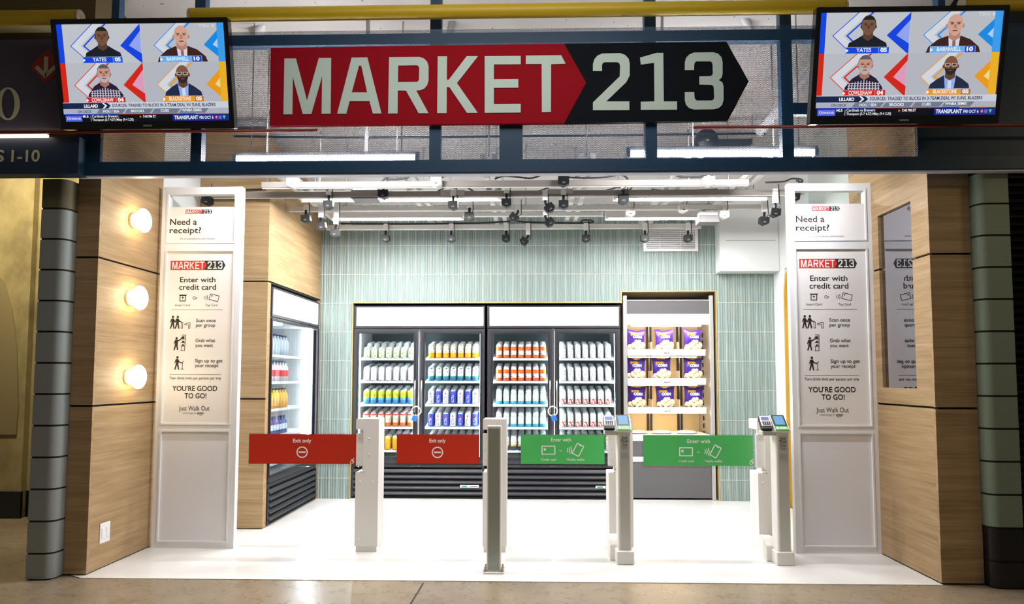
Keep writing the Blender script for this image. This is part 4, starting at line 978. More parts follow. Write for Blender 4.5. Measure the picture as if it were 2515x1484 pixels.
# loose black leads
def lead(pts, row, lab, r=.007, dz=0):
    y = P(1250, row, Z=ZR).y+.02
    b = MB(); ps = [P(x, yy, Y=y) for x, yy in pts]; q = []
    for i in range(len(ps)-1):
        p0, p1, p2, p3 = ps[max(i-1, 0)], ps[i], ps[i+1], ps[min(i+2, len(ps)-1)]
        for k in range(5):
            t = k/5; q.append(.5*((2*p1)+(p2-p0)*t+(2*p0-5*p1+4*p2-p3)*t*t+(3*p1-p0-3*p2+p3)*t**3))
    b.tube(q+[ps[-1]], r, BLK, 6); b.build('power_lead', None, lab, 'cable', 'black leads on the rig')
lead([(600, 466), (650, 464), (685, 458), (720, 462), (760, 463), (800, 463)], R2, 'black lead along the second rail near the left wall')
lead([(801, 478), (803, 468), (815, 460), (835, 462), (860, 463)], R2, 'looped black lead left of the left power box')
lead([(938, 462), (938, 448), (950, 436), (975, 434), (985, 440), (960, 441), (945, 440)], R1, 'coiled black lead on the frontmost rail, left part')
lead([(975, 441), (1000, 437), (1022, 428)], R1, 'short black lead rising left of the white front camera')
lead([(1040, 427), (1062, 436), (1076, 438), (1104, 428)], R1, 'black lead draped over the white front camera')
lead([(1215, 440), (1235, 433), (1262, 434), (1300, 438), (1320, 434), (1342, 425)], R1, 'black lead arching over the middle of the frontmost rail')
lead([(1362, 424), (1385, 434), (1420, 437), (1480, 436), (1520, 430), (1538, 436), (1541, 450), (1530, 466)], R1, 'long black lead on the frontmost rail, right of the middle')
lead([(1640, 424), (1672, 434), (1710, 435), (1740, 431)], R1, 'black lead left of the right-end white camera')
lead([(1000, 471), (1060, 474), (1082, 466), (1100, 459), (1122, 464)], R2, 'black lead bundle at the left splice channel')
lead([(1140, 455), (1160, 468), (1175, 472), (1240, 472), (1320, 470), (1350, 458)], R2, 'black lead sagging between the splice channels')
lead([(1405, 470), (1470, 471), (1500, 465), (1520, 460), (1545, 467), (1556, 453)], R2, 'black lead bundle right of the splice channels')
lead([(1600, 466), (1640, 470), (1700, 469), (1762, 466)], R2, 'dark lead lying on the second rail, right part', .011)
lead([(830, 549), (1000, 550), (1160, 548), (1220, 546), (1260, 543), (1300, 546), (1420, 548), (1450, 546)], R4, 'black lead lying along the rearmost rail', .009)
lead([(1424, 547), (1432, 541), (1450, 541), (1458, 545), (1444, 548), (1426, 547)], R4, 'small coil of black lead on the rearmost rail')
lead([(1880, 448), (1925, 446), (1945, 439), (1968, 441), (1970, 447), (1955, 444)], R1, 'black lead looping over the top of the right sign panel')
# steel braces, conduit and round fan in the ceiling void, seen above and through the fascia
def brace(pts, wd, lab, m=STEELG):
    b = MB(); b.tube([P(x, y, Y=Y) for x, y, Y in pts], wd, m, 4); b.build('ceiling_brace', None, lab, 'brace', 'steel braces in the ceiling void')
brace([(700, -22, 5.0), (620, 98, 5.1)], .04, 'slanting white brace near the left end of the long yellow tube', WHITE)
brace([(850, -12, 5.0), (905, 44, 5.05)], .02, 'short slanting brace above the long yellow tube')
brace([(904, -20, 5.0), (904, 110, 5.0), (902, 300, 5.1), (900, 380, 5.3)], .017, 'upright grey hanger above the letter R')
brace([(1128, -16, 5.0), (1096, 120, 5.1)], .034, 'slanting grey brace right of the middle navy post')
brace([(1571, -10, 5.2), (1573, 120, 5.3)], .028, 'upright grey brace left of the navy post by the digits')
brace([(1626, -6, 5.0), (1626, 110, 5.0)], .013, 'slotted steel hanger right of the navy post by the digits')
brace([(1800, -6, 5.0), (1850, 90, 5.1)], .03, 'slanting white brace near the right end of the long yellow tube', WHITE)
brace([(2180, -40, 5.0), (1860, 330, 5.5)], .05, 'long slanting brace crossing behind the right end of the fascia')
brace([(2140, -20, 5.0), (2250, 60, 5.2)], .05, 'slanting grey brace above the right television')
brace([(2292, -10, 5.0), (2290, 40, 5.0)], .015, 'thin upright rod above the right television')
b = MB(); b.tube([P(575, 335, Y=5.6), P(900, 338.5, Y=5.6), P(1250, 335, Y=5.6), P(1880, 328, Y=5.6)], .009, BLK, 6); b.build('conduit', None, 'dark conduit running across behind the perforated fascia', 'conduit')
o = thing('duct_fan', 'round dark duct fan behind the fascia above the front-right tube light', 'fan', P(1737, 342, Y=5.7))
c = P(1737, 342, Y=5.7); b = MB(); b.lathe([(.0, -.02), (.03, -.02), (.03, 0), (.085, -.01), (.09, 0), (.09, .22), (0, .22)], c, BLK, 20, 'Y'); b.build('fan_housing', o)
b = MB(); b.tube([c+Vector((0, .1, .08)), Vector((c.x, c.y+.1, ceil_z(c.y+.1)-.004))], .008, STEELG, 6); b.build('hanger', o)
b = MB(); b.box(c.x+.08, c.y, c.z-.04, c.x+.36, c.y+.12, c.z+.0, BLK); b.build('control_box', o)
# air vent on the tile wall
a, c = P(1580, 618, Y=7.66), P(1713, 552, Y=7.66)
o = thing('air_vent', 'white louvred air vent high on the tile wall above the popcorn display', 'vent', ((a.x+c.x)/2, 7.66, a.z))
x0, z0, x1, z1 = a.x, a.z, c.x, c.z; i = .03
b = MB(); b.slab([[(x0, z0), (x1, z0), (x1, z1), (x0, z1)], [(x0+i, z0+i), (x0+i, z1-i), (x1-i, z1-i), (x1-i, z0+i)]], WHITE, lambda x, z, d: (x, d, z), 7.668, 7.645)
for f in (.3, .68): b.box(x0+(x1-x0)*f-.003, 7.646, z0+i, x0+(x1-x0)*f+.003, 7.655, z1-i, WHITE)
b.build('vent_frame', o)
b = MB(); b.box(x0+i, 7.662, z0+i, x1-i, 7.668, z1-i, DARKM); b.build('vent_backing', o)
n = 11
for k in range(n):
    z = z0+i+(k+.6)*(z1-z0-2*i)/n; b = MB(); b.cube(((x0+x1)/2, 7.655, z), x1-x0-2*i, .016, .0115, WHITE, Matrix.Rotation(radians(-25), 3, 'X')); b.build('slat', o)
# ------------------------------------------------------------------ coolers
def cooler(M, Wd, lab, doors, H=2.075, depth=.78, stick=None, side=False):
    """glass-door cooler: u across, d into the depth, z up, placed by M; returns shelf rows per door"""
    fn = lambda u, z, d: (u, d, z)
    org = M @ Vector((Wd/2, depth/2, 0))
    o = thing('drinks_cooler', lab, 'cooler', org, 'glass door coolers')
    bx = lambda u0, d0, z0, u1, d1, z1, m: B.box(u0, d0, z0, u1, d1, z1, m)
    B = MB(M)
    bx(0, .02, .02, .03, depth, H, FRAMEB); bx(Wd-.03, .02, .02, Wd, depth, H, FRAMEB)
    bx(.03, .02, 1.825, Wd-.03, depth, H-.22, FRAMEB); bx(.03, depth-.03, .02, Wd-.03, depth, H, FRAMEB); bx(.03, .06, .3, Wd-.03, depth, .40, FRAMEB); bx(0, .03, H-.02, Wd, depth, H, FRAMEB)
    B.build('cabinet', o)
    B = MB(M); e = INW if side else SLATE
    bx(.031, .08, .405, .036, depth-.04, 1.82, INW); bx(Wd-.036, .08, .405, Wd-.031, depth-.04, 1.82, INW)
    bx(.03, depth-.045, .4, Wd-.03, depth-.035, 1.824, e); bx(.03, .08, 1.815, Wd-.03, depth-.04, 1.824, INW); bx(.03, .1, .40, Wd-.03, depth-.04, .406, INW)
    B.build('liner', o, 'pale inner lining')
    B = MB(M); h0, h1 = 1.835, H
    B.slab([[(0, h0), (Wd, h0), (Wd, h1), (0, h1)], [(.026, h0+.024), (.026, h1-.016), (Wd-.018, h1-.016), (Wd-.018, h0+.024)]], FRAMEB, fn, .05, 0)
    hd = B.build('header', o, bevel=.002)
    B = MB(M); bx(.024, .01, h0+.022, Wd-.016, .03, h1-.014, LIGHTW); B.build('light_panel', hd, 'glowing white light panel')
    B = MB(M)
    bx(0, .03, 0, Wd, depth-.1, .02, GAP); bx(0, .01, .335, Wd, .06, .365, FRAMEB); bx(0, .0, .02, .022, .06, .335, FRAMEB); bx(Wd-.022, .0, .02, Wd, .06, .335, FRAMEB)
    gr = B.build('base_frame', o)
    for k in range(5):
        z = .05+k*.058; B = MB(M)
        B.slab([(.004, z-.012), (.03, z+.02), (.03, z+.03), (.012, z+.03), (-.012, z+.006), (-.012, z-.002)], FRAMEB, lambda d, zz, u: (u, d, zz), .02, Wd-.02); B.build('louvre', gr)
    B = MB(M); bx(.02, .05, .02, Wd-.02, .056, .34, GAP); B.build('grille_backing', gr)
    if stick:
        B = MB(M); bx(stick, -.016, .123, stick+.2, -.0135, .15, TXW); bx(stick+.015, -.0165, .127, stick+.075, -.016, .146, mat('sticker_teal', (60, 140, 120), .5)); bx(stick+.1, -.0165, .13, stick+.19, -.016, .143, INKL); B.build('sticker', gr, 'small white label strip')
    zd0, zd1 = .372, 1.822
    rowsout = []
    for i, (u0, u1, hinge) in enumerate(doors):
        if side: g0, g1 = u0+.018, u1-.03
        elif hinge == 'L': g0 = u0+.054; g1 = u1-.048
        else: g0 = u0+.05; g1 = u1-.048
        zg0, zg1 = zd0+.07, 1.805 if side else 1.772
        B = MB(M)
        B.slab([[(u0, zd0), (u1, zd0), (u1, zd1), (u0, zd1)], [(g0, zg0), (g0, zg1), (g1, zg1), (g1, zg0)]], FRAMEB, fn, .05, 0)
        B.slab([[(g0-.022, zg0-.022), (g1+.022, zg0-.022), (g1+.022, zg1+.022), (g0-.022, zg1+.022)], [(g0-.006, zg0-.006), (g0-.006, zg1+.006), (g1+.006, zg1+.006), (g1+.006, zg0-.006)]], BLK, fn, 0, -.006)
        dr = B.build('door', o, bevel=.003)
        B = MB(M); bx(g0-.004, .02, zg0-.004, g1+.004, .024, zg1+.004, GLASS); B.build('door_glass', dr)
        if not side:
            hu = u1-.024 if hinge == 'L' else u0+.022
            B = MB(M); B.tube([fn_(hu) for fn_ in (lambda u: (u, 0, 1.27), lambda u: (u, -.035, 1.255), lambda u: (u, -.04, 1.12), lambda u: (u, -.035, .93), lambda u: (u, 0, .915))], .0115, CHROME, 8); B.build('handle', dr, 'long bar handle')
        shelves = []
        for k, zf in enumerate((1.508, 1.258, 1.005, .759, .507)):
            B = MB(M); d0, d1, tl = .10, .60, (0 if side else .085)
            zz = lambda d, zf=zf, tl=tl: zf-.006+(d-.10)*tl/.5
            B.add([(g0-.01, d0, zz(d0)), (g1+.015, d0, zz(d0)), (g1+.015, d1, zz(d1)), (g0-.01, d1, zz(d1))], [(0, 1, 2, 3)], INW)
            B.add([(g0-.01, d0, zz(d0)-.008), (g1+.015, d0, zz(d0)-.008), (g1+.015, d1, zz(d1)-.008), (g0-.01, d1, zz(d1)-.008)], [(3, 2, 1, 0)], INW)
            B.slab([(d0-.008, zf-.024), (d0, zf-.024), (d0, zf+.0), (d0-.008, zf+.0)], WHITE, lambda d, z, u: (u, d, z), g0-.01, g1+.015)
            B.build('shelf', o); shelves.append((zf, zz))
        rowsout.append((g0, g1, shelves))
    for u in ([.05, doors[0][1]-.012, doors[0][1]+.02, Wd-.05] if len(doors) == 2 else [.05, Wd-.05]):
        B = MB(M); bx(u-.008, .072, .42, u+.008, .088, 1.8, SIDELED if side else COOLLED); B.build('led_strip', o, 'lit interior strip')
    if not side: B = MB(M); bx(doors[0][1]-.0, .055, .40, doors[0][1]+.022, .07, 1.82, mat('mullion_pale', (190, 196, 194), .5)); B.build('mullion', o) if not side else None
    return o, rowsout
MA = Matrix.Translation((-1.929, 7.695, 0)); MBk = Matrix.Translation((-.476, 7.695, 0))
cA, rA = cooler(MA, 1.428, 'left one of the two black two-door coolers in the tile wall', [(.0, .703, 'L'), (.727, 1.424, 'R')], stick=1.17)
cB, rB = cooler(MBk, 1.438, 'right one of the two black two-door coolers in the tile wall, beside the popcorn', [(.01, .703, 'L'), (.727, 1.428, 'R')], stick=1.16)
MS = Matrix.Translation((XI+.012, 6.215, 0)) @ Matrix.Rotation(pi/2, 4, 'Z')
cS, rS = cooler(MS, 1.40, 'black cooler with bright bottles set in the left wood wall', [(.0, 1.4, 'L')], H=2.10, depth=.74, side=True)
for x, y, lab, s in ((1023, 1003, 'white cable loop and blue padlock on the left cooler handles', -1), (1357.5, 1003, 'white cable loop and blue padlock on the right cooler handles', 1)):
    c = P(x, y, Y=7.65)
    o = thing('cable_lock', lab, 'lock', c, 'cable locks on the cooler handles')
    pts = [(c.x+.048*cos(a), 7.655-.028*abs(sin(a*1))-.01, c.z-.03+.05*sin(a)) for a in [radians(70+i*18) for i in range(21)]]
    b = MB(); b.tube(pts+[pts[0]], .007, CABW, 8); b.build('cable_loop', o)
    R = Matrix.Rotation(radians(18*s*-1), 3, 'Y'); pc = Vector((c.x+.012*s, 7.60, c.z-.105))
    b = MB(); b.cube(pc, .056, .024, .058, BLUEL, R); pb = b.build('padlock', o, 'blue padlock body', bevel=.004)
    b = MB(); b.tube([pc+R @ Vector((.013*cos(a), 0, .02+.026*sin(a))) for a in [pi*i/8 for i in range(9)]], .004, CHROME, 6); b.build('shackle', pb)

# ------------------------------------------------------------------ cans and bottles
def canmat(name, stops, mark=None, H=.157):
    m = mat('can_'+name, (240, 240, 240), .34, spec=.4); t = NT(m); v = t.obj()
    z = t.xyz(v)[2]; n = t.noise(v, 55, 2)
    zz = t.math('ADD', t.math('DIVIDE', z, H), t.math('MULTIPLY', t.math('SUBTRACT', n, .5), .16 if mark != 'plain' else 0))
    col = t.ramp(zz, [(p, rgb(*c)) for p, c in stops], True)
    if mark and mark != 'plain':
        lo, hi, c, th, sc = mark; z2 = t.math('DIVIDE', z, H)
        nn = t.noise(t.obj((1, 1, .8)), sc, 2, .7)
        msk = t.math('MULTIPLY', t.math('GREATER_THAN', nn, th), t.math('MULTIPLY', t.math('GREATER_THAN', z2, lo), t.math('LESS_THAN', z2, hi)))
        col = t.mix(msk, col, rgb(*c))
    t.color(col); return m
LID = mat('can_lid', (196, 198, 200), .3, .7)
Wc, Gc = (240, 241, 240), (222, 226, 228)
def can_mesh(key, m, r=.033, h=.157, word=None, wcol=None, dot=False):
    b = MB()
    b.lathe([(.0, .002), (r*.72, 0), (r*.8, .002), (r, .014), (r, h-.03), (r*.9, h-.014), (r*.76, h-.004)], (0, 0, 0), m, 18)
    b.lathe([(r*.76, h-.004), (r*.79, h-.001), (r*.77, h), (r*.73, h-.004), (0, h-.005)], (0, 0, 0), LID, 18)
    fn = lambda a, z: (r*1.03*sin(a/r), -r*1.03*cos(a/r), z)
    if word:   # lettering reads upwards
        b.text(word, .064, 0, .024, wcol, lambda a, c: fn(.012-c, a), .082, .012)
        if dot: b.flat(ellipse(0, .119, .0075, .010, 10), mat('ribbon_red', (200, 40, 34), .4), fn)
    return b
ULTW = canmat('silver', [(0, (160, 164, 170)), (.06, Gc), (.1, Wc)], 'plain'); ULTB = canmat('royal', [(0, (150, 160, 180)), (.06, (40, 66, 190)), (.86, (60, 84, 200)), (.92, (214, 220, 236))], 'plain')
ibl, iwh = mat('ultra_blue_ink', (70, 80, 120), .5), TXW
TYPES = {
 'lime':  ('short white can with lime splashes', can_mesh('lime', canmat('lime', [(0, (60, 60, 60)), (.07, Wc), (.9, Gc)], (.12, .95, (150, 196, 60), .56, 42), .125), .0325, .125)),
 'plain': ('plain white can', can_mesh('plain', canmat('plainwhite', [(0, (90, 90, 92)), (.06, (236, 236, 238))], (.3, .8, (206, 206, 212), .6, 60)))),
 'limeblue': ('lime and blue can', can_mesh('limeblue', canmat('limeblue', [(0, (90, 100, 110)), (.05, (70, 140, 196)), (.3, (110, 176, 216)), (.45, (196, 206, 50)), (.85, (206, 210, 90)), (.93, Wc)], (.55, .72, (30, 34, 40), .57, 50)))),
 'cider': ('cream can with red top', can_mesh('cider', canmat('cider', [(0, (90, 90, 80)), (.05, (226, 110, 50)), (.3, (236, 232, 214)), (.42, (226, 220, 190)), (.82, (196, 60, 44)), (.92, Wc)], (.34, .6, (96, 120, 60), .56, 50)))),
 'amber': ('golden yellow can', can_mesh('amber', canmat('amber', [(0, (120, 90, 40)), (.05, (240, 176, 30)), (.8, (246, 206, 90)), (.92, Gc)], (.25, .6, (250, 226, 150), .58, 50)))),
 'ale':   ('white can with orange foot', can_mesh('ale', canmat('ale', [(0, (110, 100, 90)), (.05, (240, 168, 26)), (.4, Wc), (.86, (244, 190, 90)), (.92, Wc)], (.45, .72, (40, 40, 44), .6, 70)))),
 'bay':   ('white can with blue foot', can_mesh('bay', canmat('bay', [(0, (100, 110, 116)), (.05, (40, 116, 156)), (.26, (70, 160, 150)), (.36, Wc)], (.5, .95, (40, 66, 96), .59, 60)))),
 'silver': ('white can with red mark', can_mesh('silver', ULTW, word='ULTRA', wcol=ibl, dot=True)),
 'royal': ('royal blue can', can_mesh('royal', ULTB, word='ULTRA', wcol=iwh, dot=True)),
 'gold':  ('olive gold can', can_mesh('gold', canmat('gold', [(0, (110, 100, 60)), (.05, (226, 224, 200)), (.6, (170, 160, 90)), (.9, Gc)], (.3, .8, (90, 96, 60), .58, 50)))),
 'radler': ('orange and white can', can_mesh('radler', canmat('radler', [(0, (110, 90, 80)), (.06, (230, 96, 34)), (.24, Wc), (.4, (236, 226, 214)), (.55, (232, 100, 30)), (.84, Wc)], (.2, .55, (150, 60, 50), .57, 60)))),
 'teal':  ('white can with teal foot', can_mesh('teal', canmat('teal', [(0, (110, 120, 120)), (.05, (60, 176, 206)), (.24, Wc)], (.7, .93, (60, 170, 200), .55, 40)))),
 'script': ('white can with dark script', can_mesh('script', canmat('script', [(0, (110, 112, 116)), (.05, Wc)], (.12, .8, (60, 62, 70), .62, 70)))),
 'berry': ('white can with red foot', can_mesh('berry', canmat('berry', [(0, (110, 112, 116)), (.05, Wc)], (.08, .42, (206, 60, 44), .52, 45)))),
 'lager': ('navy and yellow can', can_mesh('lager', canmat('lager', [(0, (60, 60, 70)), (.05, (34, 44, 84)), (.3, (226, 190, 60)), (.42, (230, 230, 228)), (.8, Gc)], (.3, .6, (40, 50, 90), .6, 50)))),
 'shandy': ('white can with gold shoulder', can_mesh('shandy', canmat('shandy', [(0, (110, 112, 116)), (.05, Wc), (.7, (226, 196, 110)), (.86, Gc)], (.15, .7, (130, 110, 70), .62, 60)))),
}
PROTO = {}
for k, (d, b) in TYPES.items():
    me_o = b.build('drink_can', origin=(0, 0, 0)); PROTO[k] = me_o.data; MESH_H = 0
    bpy.data.objects.remove(me_o)
CANGROUP = 'drink cans in the coolers'
def put_can(k, loc, lab, group, first=[]):
    o = bpy.data.objects.new('drink_can', PROTO[k]); COL.objects.link(o); o.location = loc
    o.rotation_euler = (0, 0, random.uniform(-.12, .12) if k not in ('silver', 'royal') else random.uniform(-.05, .05))
    return tag(o, lab, 'can', group)
SHN = ['top', 'second', 'third', 'fourth', 'bottom']
STOCK = [(rA[0], MA, 900, 18.1, 'leftmost door', ['lime', 'plain', 'limeblue', 'cider', 'amber']),
         (rA[1], MA, 1058.8, 18.1, 'second door', ['ale', 'bay', ('silver', 'royal'), ('royal', 'silver'), 'gold']),
         (rB[0], MBk, 1225.4, 18.08, 'third door', ['radler', 'radler', 'teal', 'teal', 'lager']),
         (rB[1], MBk, 1382.9, 18.5, 'rightmost door', ['script', 'script', 'berry', 'berry', 'shandy'])]
stuff = MB()
for (g0, g1, sh), M, xc, sp, dn, types in STOCK:
    for si, ty in enumerate(types):
        zf, zz = sh[si]
        for i in range(7):
            k = ty if isinstance(ty, str) else ty[i % 2]
            x = P(xc+i*sp, 950, Y=7.83).x
            for r in range(5):
                d = .138+r*.0725; loc = (x+random.uniform(-.002, .002), M.translation.y+d, zz(d-.033)+.002)
                desc = TYPES[k][0]
                if r == 0: put_can(k, loc, '%s, %s from left in front, %s shelf, %s' % (desc, ORD[i], SHN[si], dn), CANGROUP)
                elif r == 1: put_can(k, loc, '%s behind the %s, %s shelf, %s' % (desc, ORD[i], SHN[si], dn), CANGROUP)
                else:
                    me = PROTO[k]; 
                    stuff.xf = Matrix.Translation(loc); stuff.lathe([(.033, .014), (.033, .135), (.026, .153)], (0, 0, 0), mat('can_back_rows', (206, 210, 208), .35), 10); stuff.lathe([(.026, .153), (.02, .15), (0, .15)], (0, 0, 0), LID, 10)
stuff.xf = None
so = stuff.build('drink_can_rows', None, 'further rows of cans receding behind the front ones on every cooler shelf', 'can', kind='stuff')
# bottles in the side cooler
def bottle(b, c, r, h, m, cap, band=None):
    b.lathe([(0, 0), (r, .002), (r, h*.62), (r*.9, h*.7), (r*.42, h*.84), (r*.38, h*.93)], c, m, 12)
    b.lathe([(r*.42, h*.92), (r*.42, h), (0, h)], c, cap, 12)
    if band: b.lathe([(r*1.01, h*.25), (r*1.01, h*.55)], c, band, 12)
bw = mat('bottle_clear', (206, 222, 240), .2); bc = mat('bottle_cap_navy', (40, 60, 130), .4)
SB = [('navy-capped water bottle', bw, bc, None, .2), ('red-labelled bottle', mat('bottle_pale', (230, 226, 230), .3), mat('bottle_cap_grey', (120, 130, 160), .4), mat('label_red', (210, 40, 50), .4), .2),
      ('yellow juice bottle', mat('juice_yellow', (246, 190, 80), .3), mat('bottle_cap_black', (30, 30, 44), .4), None, .19), ('dark blue bottle with a pale band', mat('bottle_ink', (60, 80, 150), .3), bc, bw, .17)]
BP = []
for n_, m, cpm, band, h in SB:
    b = MB(); bottle(b, (0, 0, 0), .031, h, m, cpm, band); oo = b.build('drink_bottle', origin=(0, 0, 0)); BP.append(oo.data); bpy.data.objects.remove(oo)
for di, (g0, g1, sh) in enumerate(rS):
    for si in range(4):
        zf, zz = sh[si]
        for i in range(10):
            o = bpy.data.objects.new('drink_bottle', BP[si]); COL.objects.link(o)
            p = MS @ Vector((g0+.06+i*.078, .145, zf-.003)); o.location = p
            tag(o, '%s, %s from near end, %s shelf, side cooler' % (SB[si][0], ORD[i], SHN[si]), 'bottle', 'bottles in the side cooler')

# ------------------------------------------------------------------ popcorn display
x0, x1, Yp = .993, 1.962, 7.70
o = thing('snack_display', 'aluminium framed warm-lit display with three shelves of popcorn bags', 'display', (1.48, 8.0, 0))
for a in (x0, x1-.042): MB().box(a, Yp, .0, a+.042, Yp+.05, 2.185, ALU).build('post', o, bevel=.004)
MB().box(x0+.042, Yp+.005, 1.985, x1-.042, Yp+.04, 2.128, CHAR).build('header_panel', o, 'charcoal header panel')
for z in (2.13, 1.976): MB().box(x0+.042, Yp, z, x1-.042, Yp+.045, z+.008, WHITE).build('header_trim', o)
MB().box(x0+.042, Yp+.02, 1.872, x1-.05, Yp+.05, 1.97, LIGHTW).build('light_panel', o, 'glowing white light panel')
b = MB(); b.box(x0, Yp+.05, 0, x0+.02, Yp+.7, 2.15, BEIGE); b.box(x1-.02, Yp+.05, 0, x1, Yp+.7, 2.15, ALU)
for k in range(14): b.box(x1-.03, Yp+.4, .65+k*.085, x1-.019, Yp+.425, .70+k*.085, DARKM)
b.build('side_panel', o)
b = MB(); b.box(x0, Yp+.66, .4, x1, Yp+.70, 2.15, BEIGE)
for a in (.27, .62): b.box(x0+.1+a-.02, Yp+.645, .5, x0+.1+a+.04, Yp+.66, 2.1, DARKM); b.box(x0+.1+a+.005, Yp+.64, .5, x0+.1+a+.015, Yp+.66, 2.1, CHROME)
b.build('back_panel', o, 'beige lit back panel')
shz = []
for z0, z1 in ((1.535, 1.600), (1.222, 1.288), (.912, .978)):
    b = MB(); b.box(x0+.045, Yp+.03, z1-.012, x1-.075, Yp+.6, z1-.0, ALU); b.box(x0+.045, Yp+.022, z0, x1-.085, Yp+.036, z1+.004, WHITE); s = b.build('shelf', o, bevel=.002); shz.append(z1)
    b = MB(); b.box(x0+.43, Yp+.0195, z0+.018, x0+.5, Yp+.022, z1-.008, TXW); b.box(x0+.436, Yp+.0190, z0+.022, x0+.47, Yp+.0195, z0+.03, INK); b.box(x0+.478, Yp+.019, z0+.022, x0+.495, Yp+.0195, z0+.032, LRED); b.build('price_tag', s)
    for a in (.31, .60): MB().box(x0+a, Yp+.035, z1, x0+a+.006, Yp+.3, z1+.085, mat('divider_clear', (214, 196, 160), .2)).build('divider', s)
    MB().box(x0+.1, Yp+.3, z0-.012, x1-.12, Yp+.34, z0-.002, WARMLED).build('lamp', s, 'warm lamp strip under the shelf')
MB().box(x0+.1, Yp+.06, 1.855, x1-.12, Yp+.12, 1.87, WARMLED).build('lamp', o, 'warm lamp strip')
b = MB(); b.box(x0+.042, Yp+.01, .62, x1-.045, Yp+.66, .688, WHITE); b.build('deck', o, 'white lower deck', bevel=.004)
b = MB(); b.box(x0+.042, Yp+.02, .455, x1-.045, Yp+.6, .618, CHAR); b.box(x0+.042, Yp+.015, .02, x1-.045, Yp+.6, .40, CHAR); b.build('base_panel', o, 'charcoal base panel')
MB().box(x0+.042, Yp+.008, .402, x1-.045, Yp+.5, .453, WHITE).build('bumper_strip', o)
POPC = mat('popcorn_cream', (246, 228, 186), .5); POPW = mat('bag_yellow', (246, 180, 40), .4)
def popbag(c, wd, h, tilt, lab, sd):
    random.seed(sd)
    o = thing('popcorn_bag', lab, 'snack bag', c, 'popcorn bags on the display')
    M = Matrix.Translation(c) @ Matrix.Rotation(radians(tilt), 4, 'Y') @ Matrix.Rotation(radians(random.uniform(-8, 8)), 4, 'Z')
    n, k = 12, 12; vs = []; fs = []
    def depth(u, v): return .05*max(0, (sin(pi*min(1, max(0, u)))*1.0))**.6*max(0, 1-(abs(v-.42)/.6)**2.2)**.8 if v < .95 else .002
    jit = [[random.uniform(-.004, .004) for _ in range(n+1)] for _ in range(k+1)]
    for sg in (-1, 1):
        for j in range(k+1):
            for i in range(n+1):
                u, v = i/n, j/k
                x = (u-.5)*wd*(1-.06*sin(pi*v)+(.05 if j == k else 0)); z = v*h+(abs(u-.5)*.05 if j == k else 0)+(jit[j][i]*1.6 if j == k else 0)
                y = sg*(depth(u, v)+.002)+(jit[j][i] if 0 < i < n and 0 < j < k else 0)
                vs.append((x, y, z))
    q = (n+1)*(k+1)
    for s_ in (0, 1):
        for j in range(k):
            for i in range(n):
                f = [s_*q+j*(n+1)+i, s_*q+j*(n+1)+i+1, s_*q+(j+1)*(n+1)+i+1, s_*q+(j+1)*(n+1)+i]; fs.append(f if s_ == 0 else f[::-1])
    for j in range(k):
        for i in (0, n): fs.append([j*(n+1)+i, (j+1)*(n+1)+i, q+(j+1)*(n+1)+i, q+j*(n+1)+i])
    for i in range(n): fs.append([k*(n+1)+i, k*(n+1)+i+1, q+k*(n+1)+i+1, q+k*(n+1)+i])
    b = MB(M); b.add(vs, fs, PURP, True); b.build('bag_body', o)
    surf = lambda a, z, d=0: M @ Vector((a, -depth(a/wd+.5, z/h)-.006-d, z))
    b = MB()
    for px, pz, r in ((-.07, .03, .034), (-.03, .045, .04), (.0, .075, .036), (.03, .04, .04), (.068, .05, .042), (.05, .02, .034), (-.05, .018, .03), (.0, .02, .034), (.03, .085, .026), (.078, .022, .024), (-.085, .014, .02)):
        p = surf(px*wd/.2, pz*h/.2); b.ball(p, r*wd/.2*.8, .007, r*h/.2*.8, POPC, 12)
    b.build('popcorn_print', o, 'printed popcorn heap')
    b = MB(); b.text('pop', -.02*wd/.2, h*.8, h*.13, POPW, lambda a, z: surf(a, z, .001), wd*.42, .06); b.text('CORN', .008*wd/.2, h*.62, h*.13, TXW, lambda a, z: surf(a, z, .0015), wd*.5, .07); b.build('lettering', o)
for r, (z, xs, yb) in enumerate(((shz[0], (1561, 1633, 1701), 857), (shz[1], (1561, 1626, 1702), 928), (shz[2], (1563, 1635, 1704), 1000))):
    for i, x in enumerate(xs):
        wd, h = (.2, .205)
        p = P(x, yb, Y=Yp+.13); popbag(Vector((max(p.x, x0+.15), Yp+.15, z+.002)), wd, h, (2, -1, 1)[i], 'purple popcorn bag on the %s, %s shelf of the display' % (('left', 'middle', 'right')[i], ('top', 'middle', 'lowest')[r]), r*3+i)
for i, a in enumerate((.17, .43, .70)):
    b = MB(); b.lathe([(0, 0), (.08, .002), (.115, .012), (.118, .018), (.09, .03), (.05, .036), (0, .04)], (x0+a, Yp+.18, .688), mat('wrapped_plate', (240, 236, 226), .3), 20)
    b.build('wrapped_plate', None, ('leftmost', 'middle', 'rightmost')[i]+' white wrapped plate on the lower deck of the display', 'plate', 'plates on the display deck')
random.seed(11)
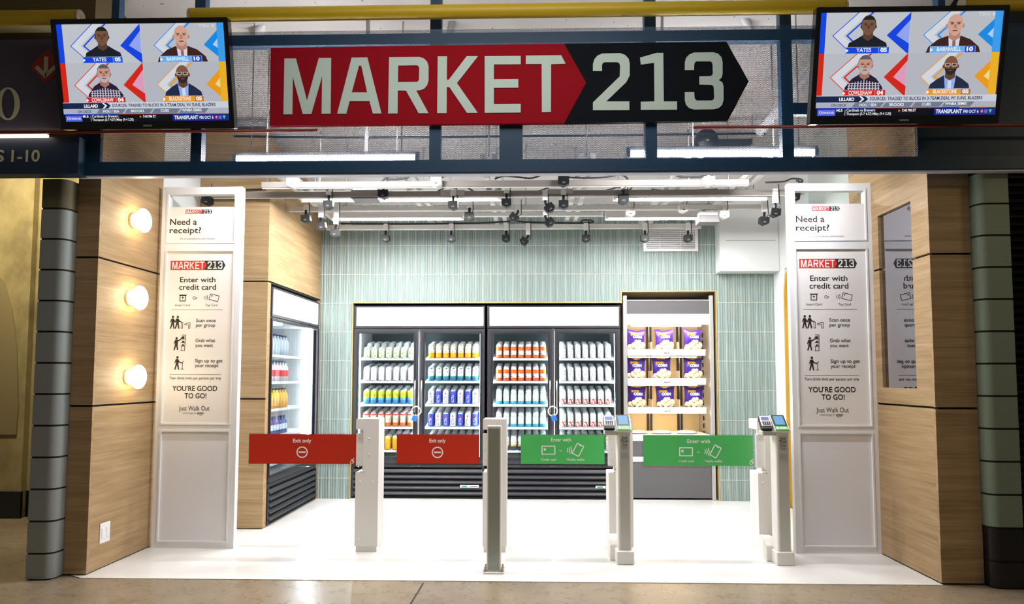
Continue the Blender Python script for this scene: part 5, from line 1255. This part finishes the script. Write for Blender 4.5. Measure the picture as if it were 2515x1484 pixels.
# ------------------------------------------------------------------ snack rack in the right wall, mostly hidden
o = thing('snack_rack', 'dark snack rack recessed in the right wall behind the sign panel', 'rack', (XR+.3, 6.95, 0))
b = MB(); b.box(XR+.5, 6.5, 0, XR+.55, 7.32, 2.4, mat('rack_grey', (84, 82, 80), .6)); b.box(XR+.1, 7.3, 0, XR+.55, 7.33, 2.4, MATS['rack_grey']); b.build('rack_back', o)
b = MB(); pts = [(7.33, 0), (7.33, 2.0), (7.31, 2.2), (7.26, 2.36), (7.18, 2.42), (7.2, 2.42), (7.3, 2.36), (7.345, 2.2), (7.352, 2.0), (7.352, 0)]
b.slab(pts[::-1], mat('amber_edge', (196, 150, 50), .5), lambda y, z, d: (d, y, z), XR+.0, XR+.1); b.build('edge_trim', o, 'amber edge trim')
for z in (.45, .85, 1.25, 1.65): MB().box(XR+.06, 6.5, z, XR+.5, 7.3, z+.02, ALU).build('shelf', o)
b = MB(); b.box(XR+.06, 6.5, 2.2, XR+.12, 7.3, 2.42, mat('rack_grey', (84, 82, 80), .6)); b.build('header', o)
for k, z in enumerate((.87, 1.27, 1.67)):
    for j in range(2):
        b = MB(); b.ball((XR+.12, 7.2-j*.22, z+.13), .05, .10, .13, mat('crisp_bag_white', (236, 236, 240), .3), 14); b.ball((XR+.085, 7.2-j*.22, z+.15), .022, .06, .05, mat('crisp_bag_blue', (60, 90, 180), .4), 10)
        b.build('crisp_bag', None, 'white crisp bag with a blue patch, %s, %s rack shelf' % (('near the tile wall', 'behind the sign panel')[j], ('lower', 'middle', 'upper')[k]), 'snack bag', 'crisp bags in the side rack')
# ------------------------------------------------------------------ roller shutter at the far right
SL = mat('shutter_black', (20, 18, 16), .22, .6)
o = thing('roller_shutter', 'black slatted roller shutter beyond the right block pier', 'shutter', (3.7, 5.1, 0))
b = MB(); b.box(3.055, 5.13, 0, 4.6, 5.16, 3.6, GAP); b.build('curtain_backing', o)
b = MB()
for k in range(62):
    z = .03+k*.057
    b.slab([(5.12, z), (5.095, z+.012), (5.092, z+.03), (5.105, z+.046), (5.13, z+.05), (5.13, z)], SL, lambda y, zz, d: (d, y, zz), 3.055, 4.6)
b.build('curtain', o)
area('shutter_lamp', (4.9, 2.8, 3.4), (3.3, 5.1, 2.2), .5, .06, 9, (1, .74, .4))
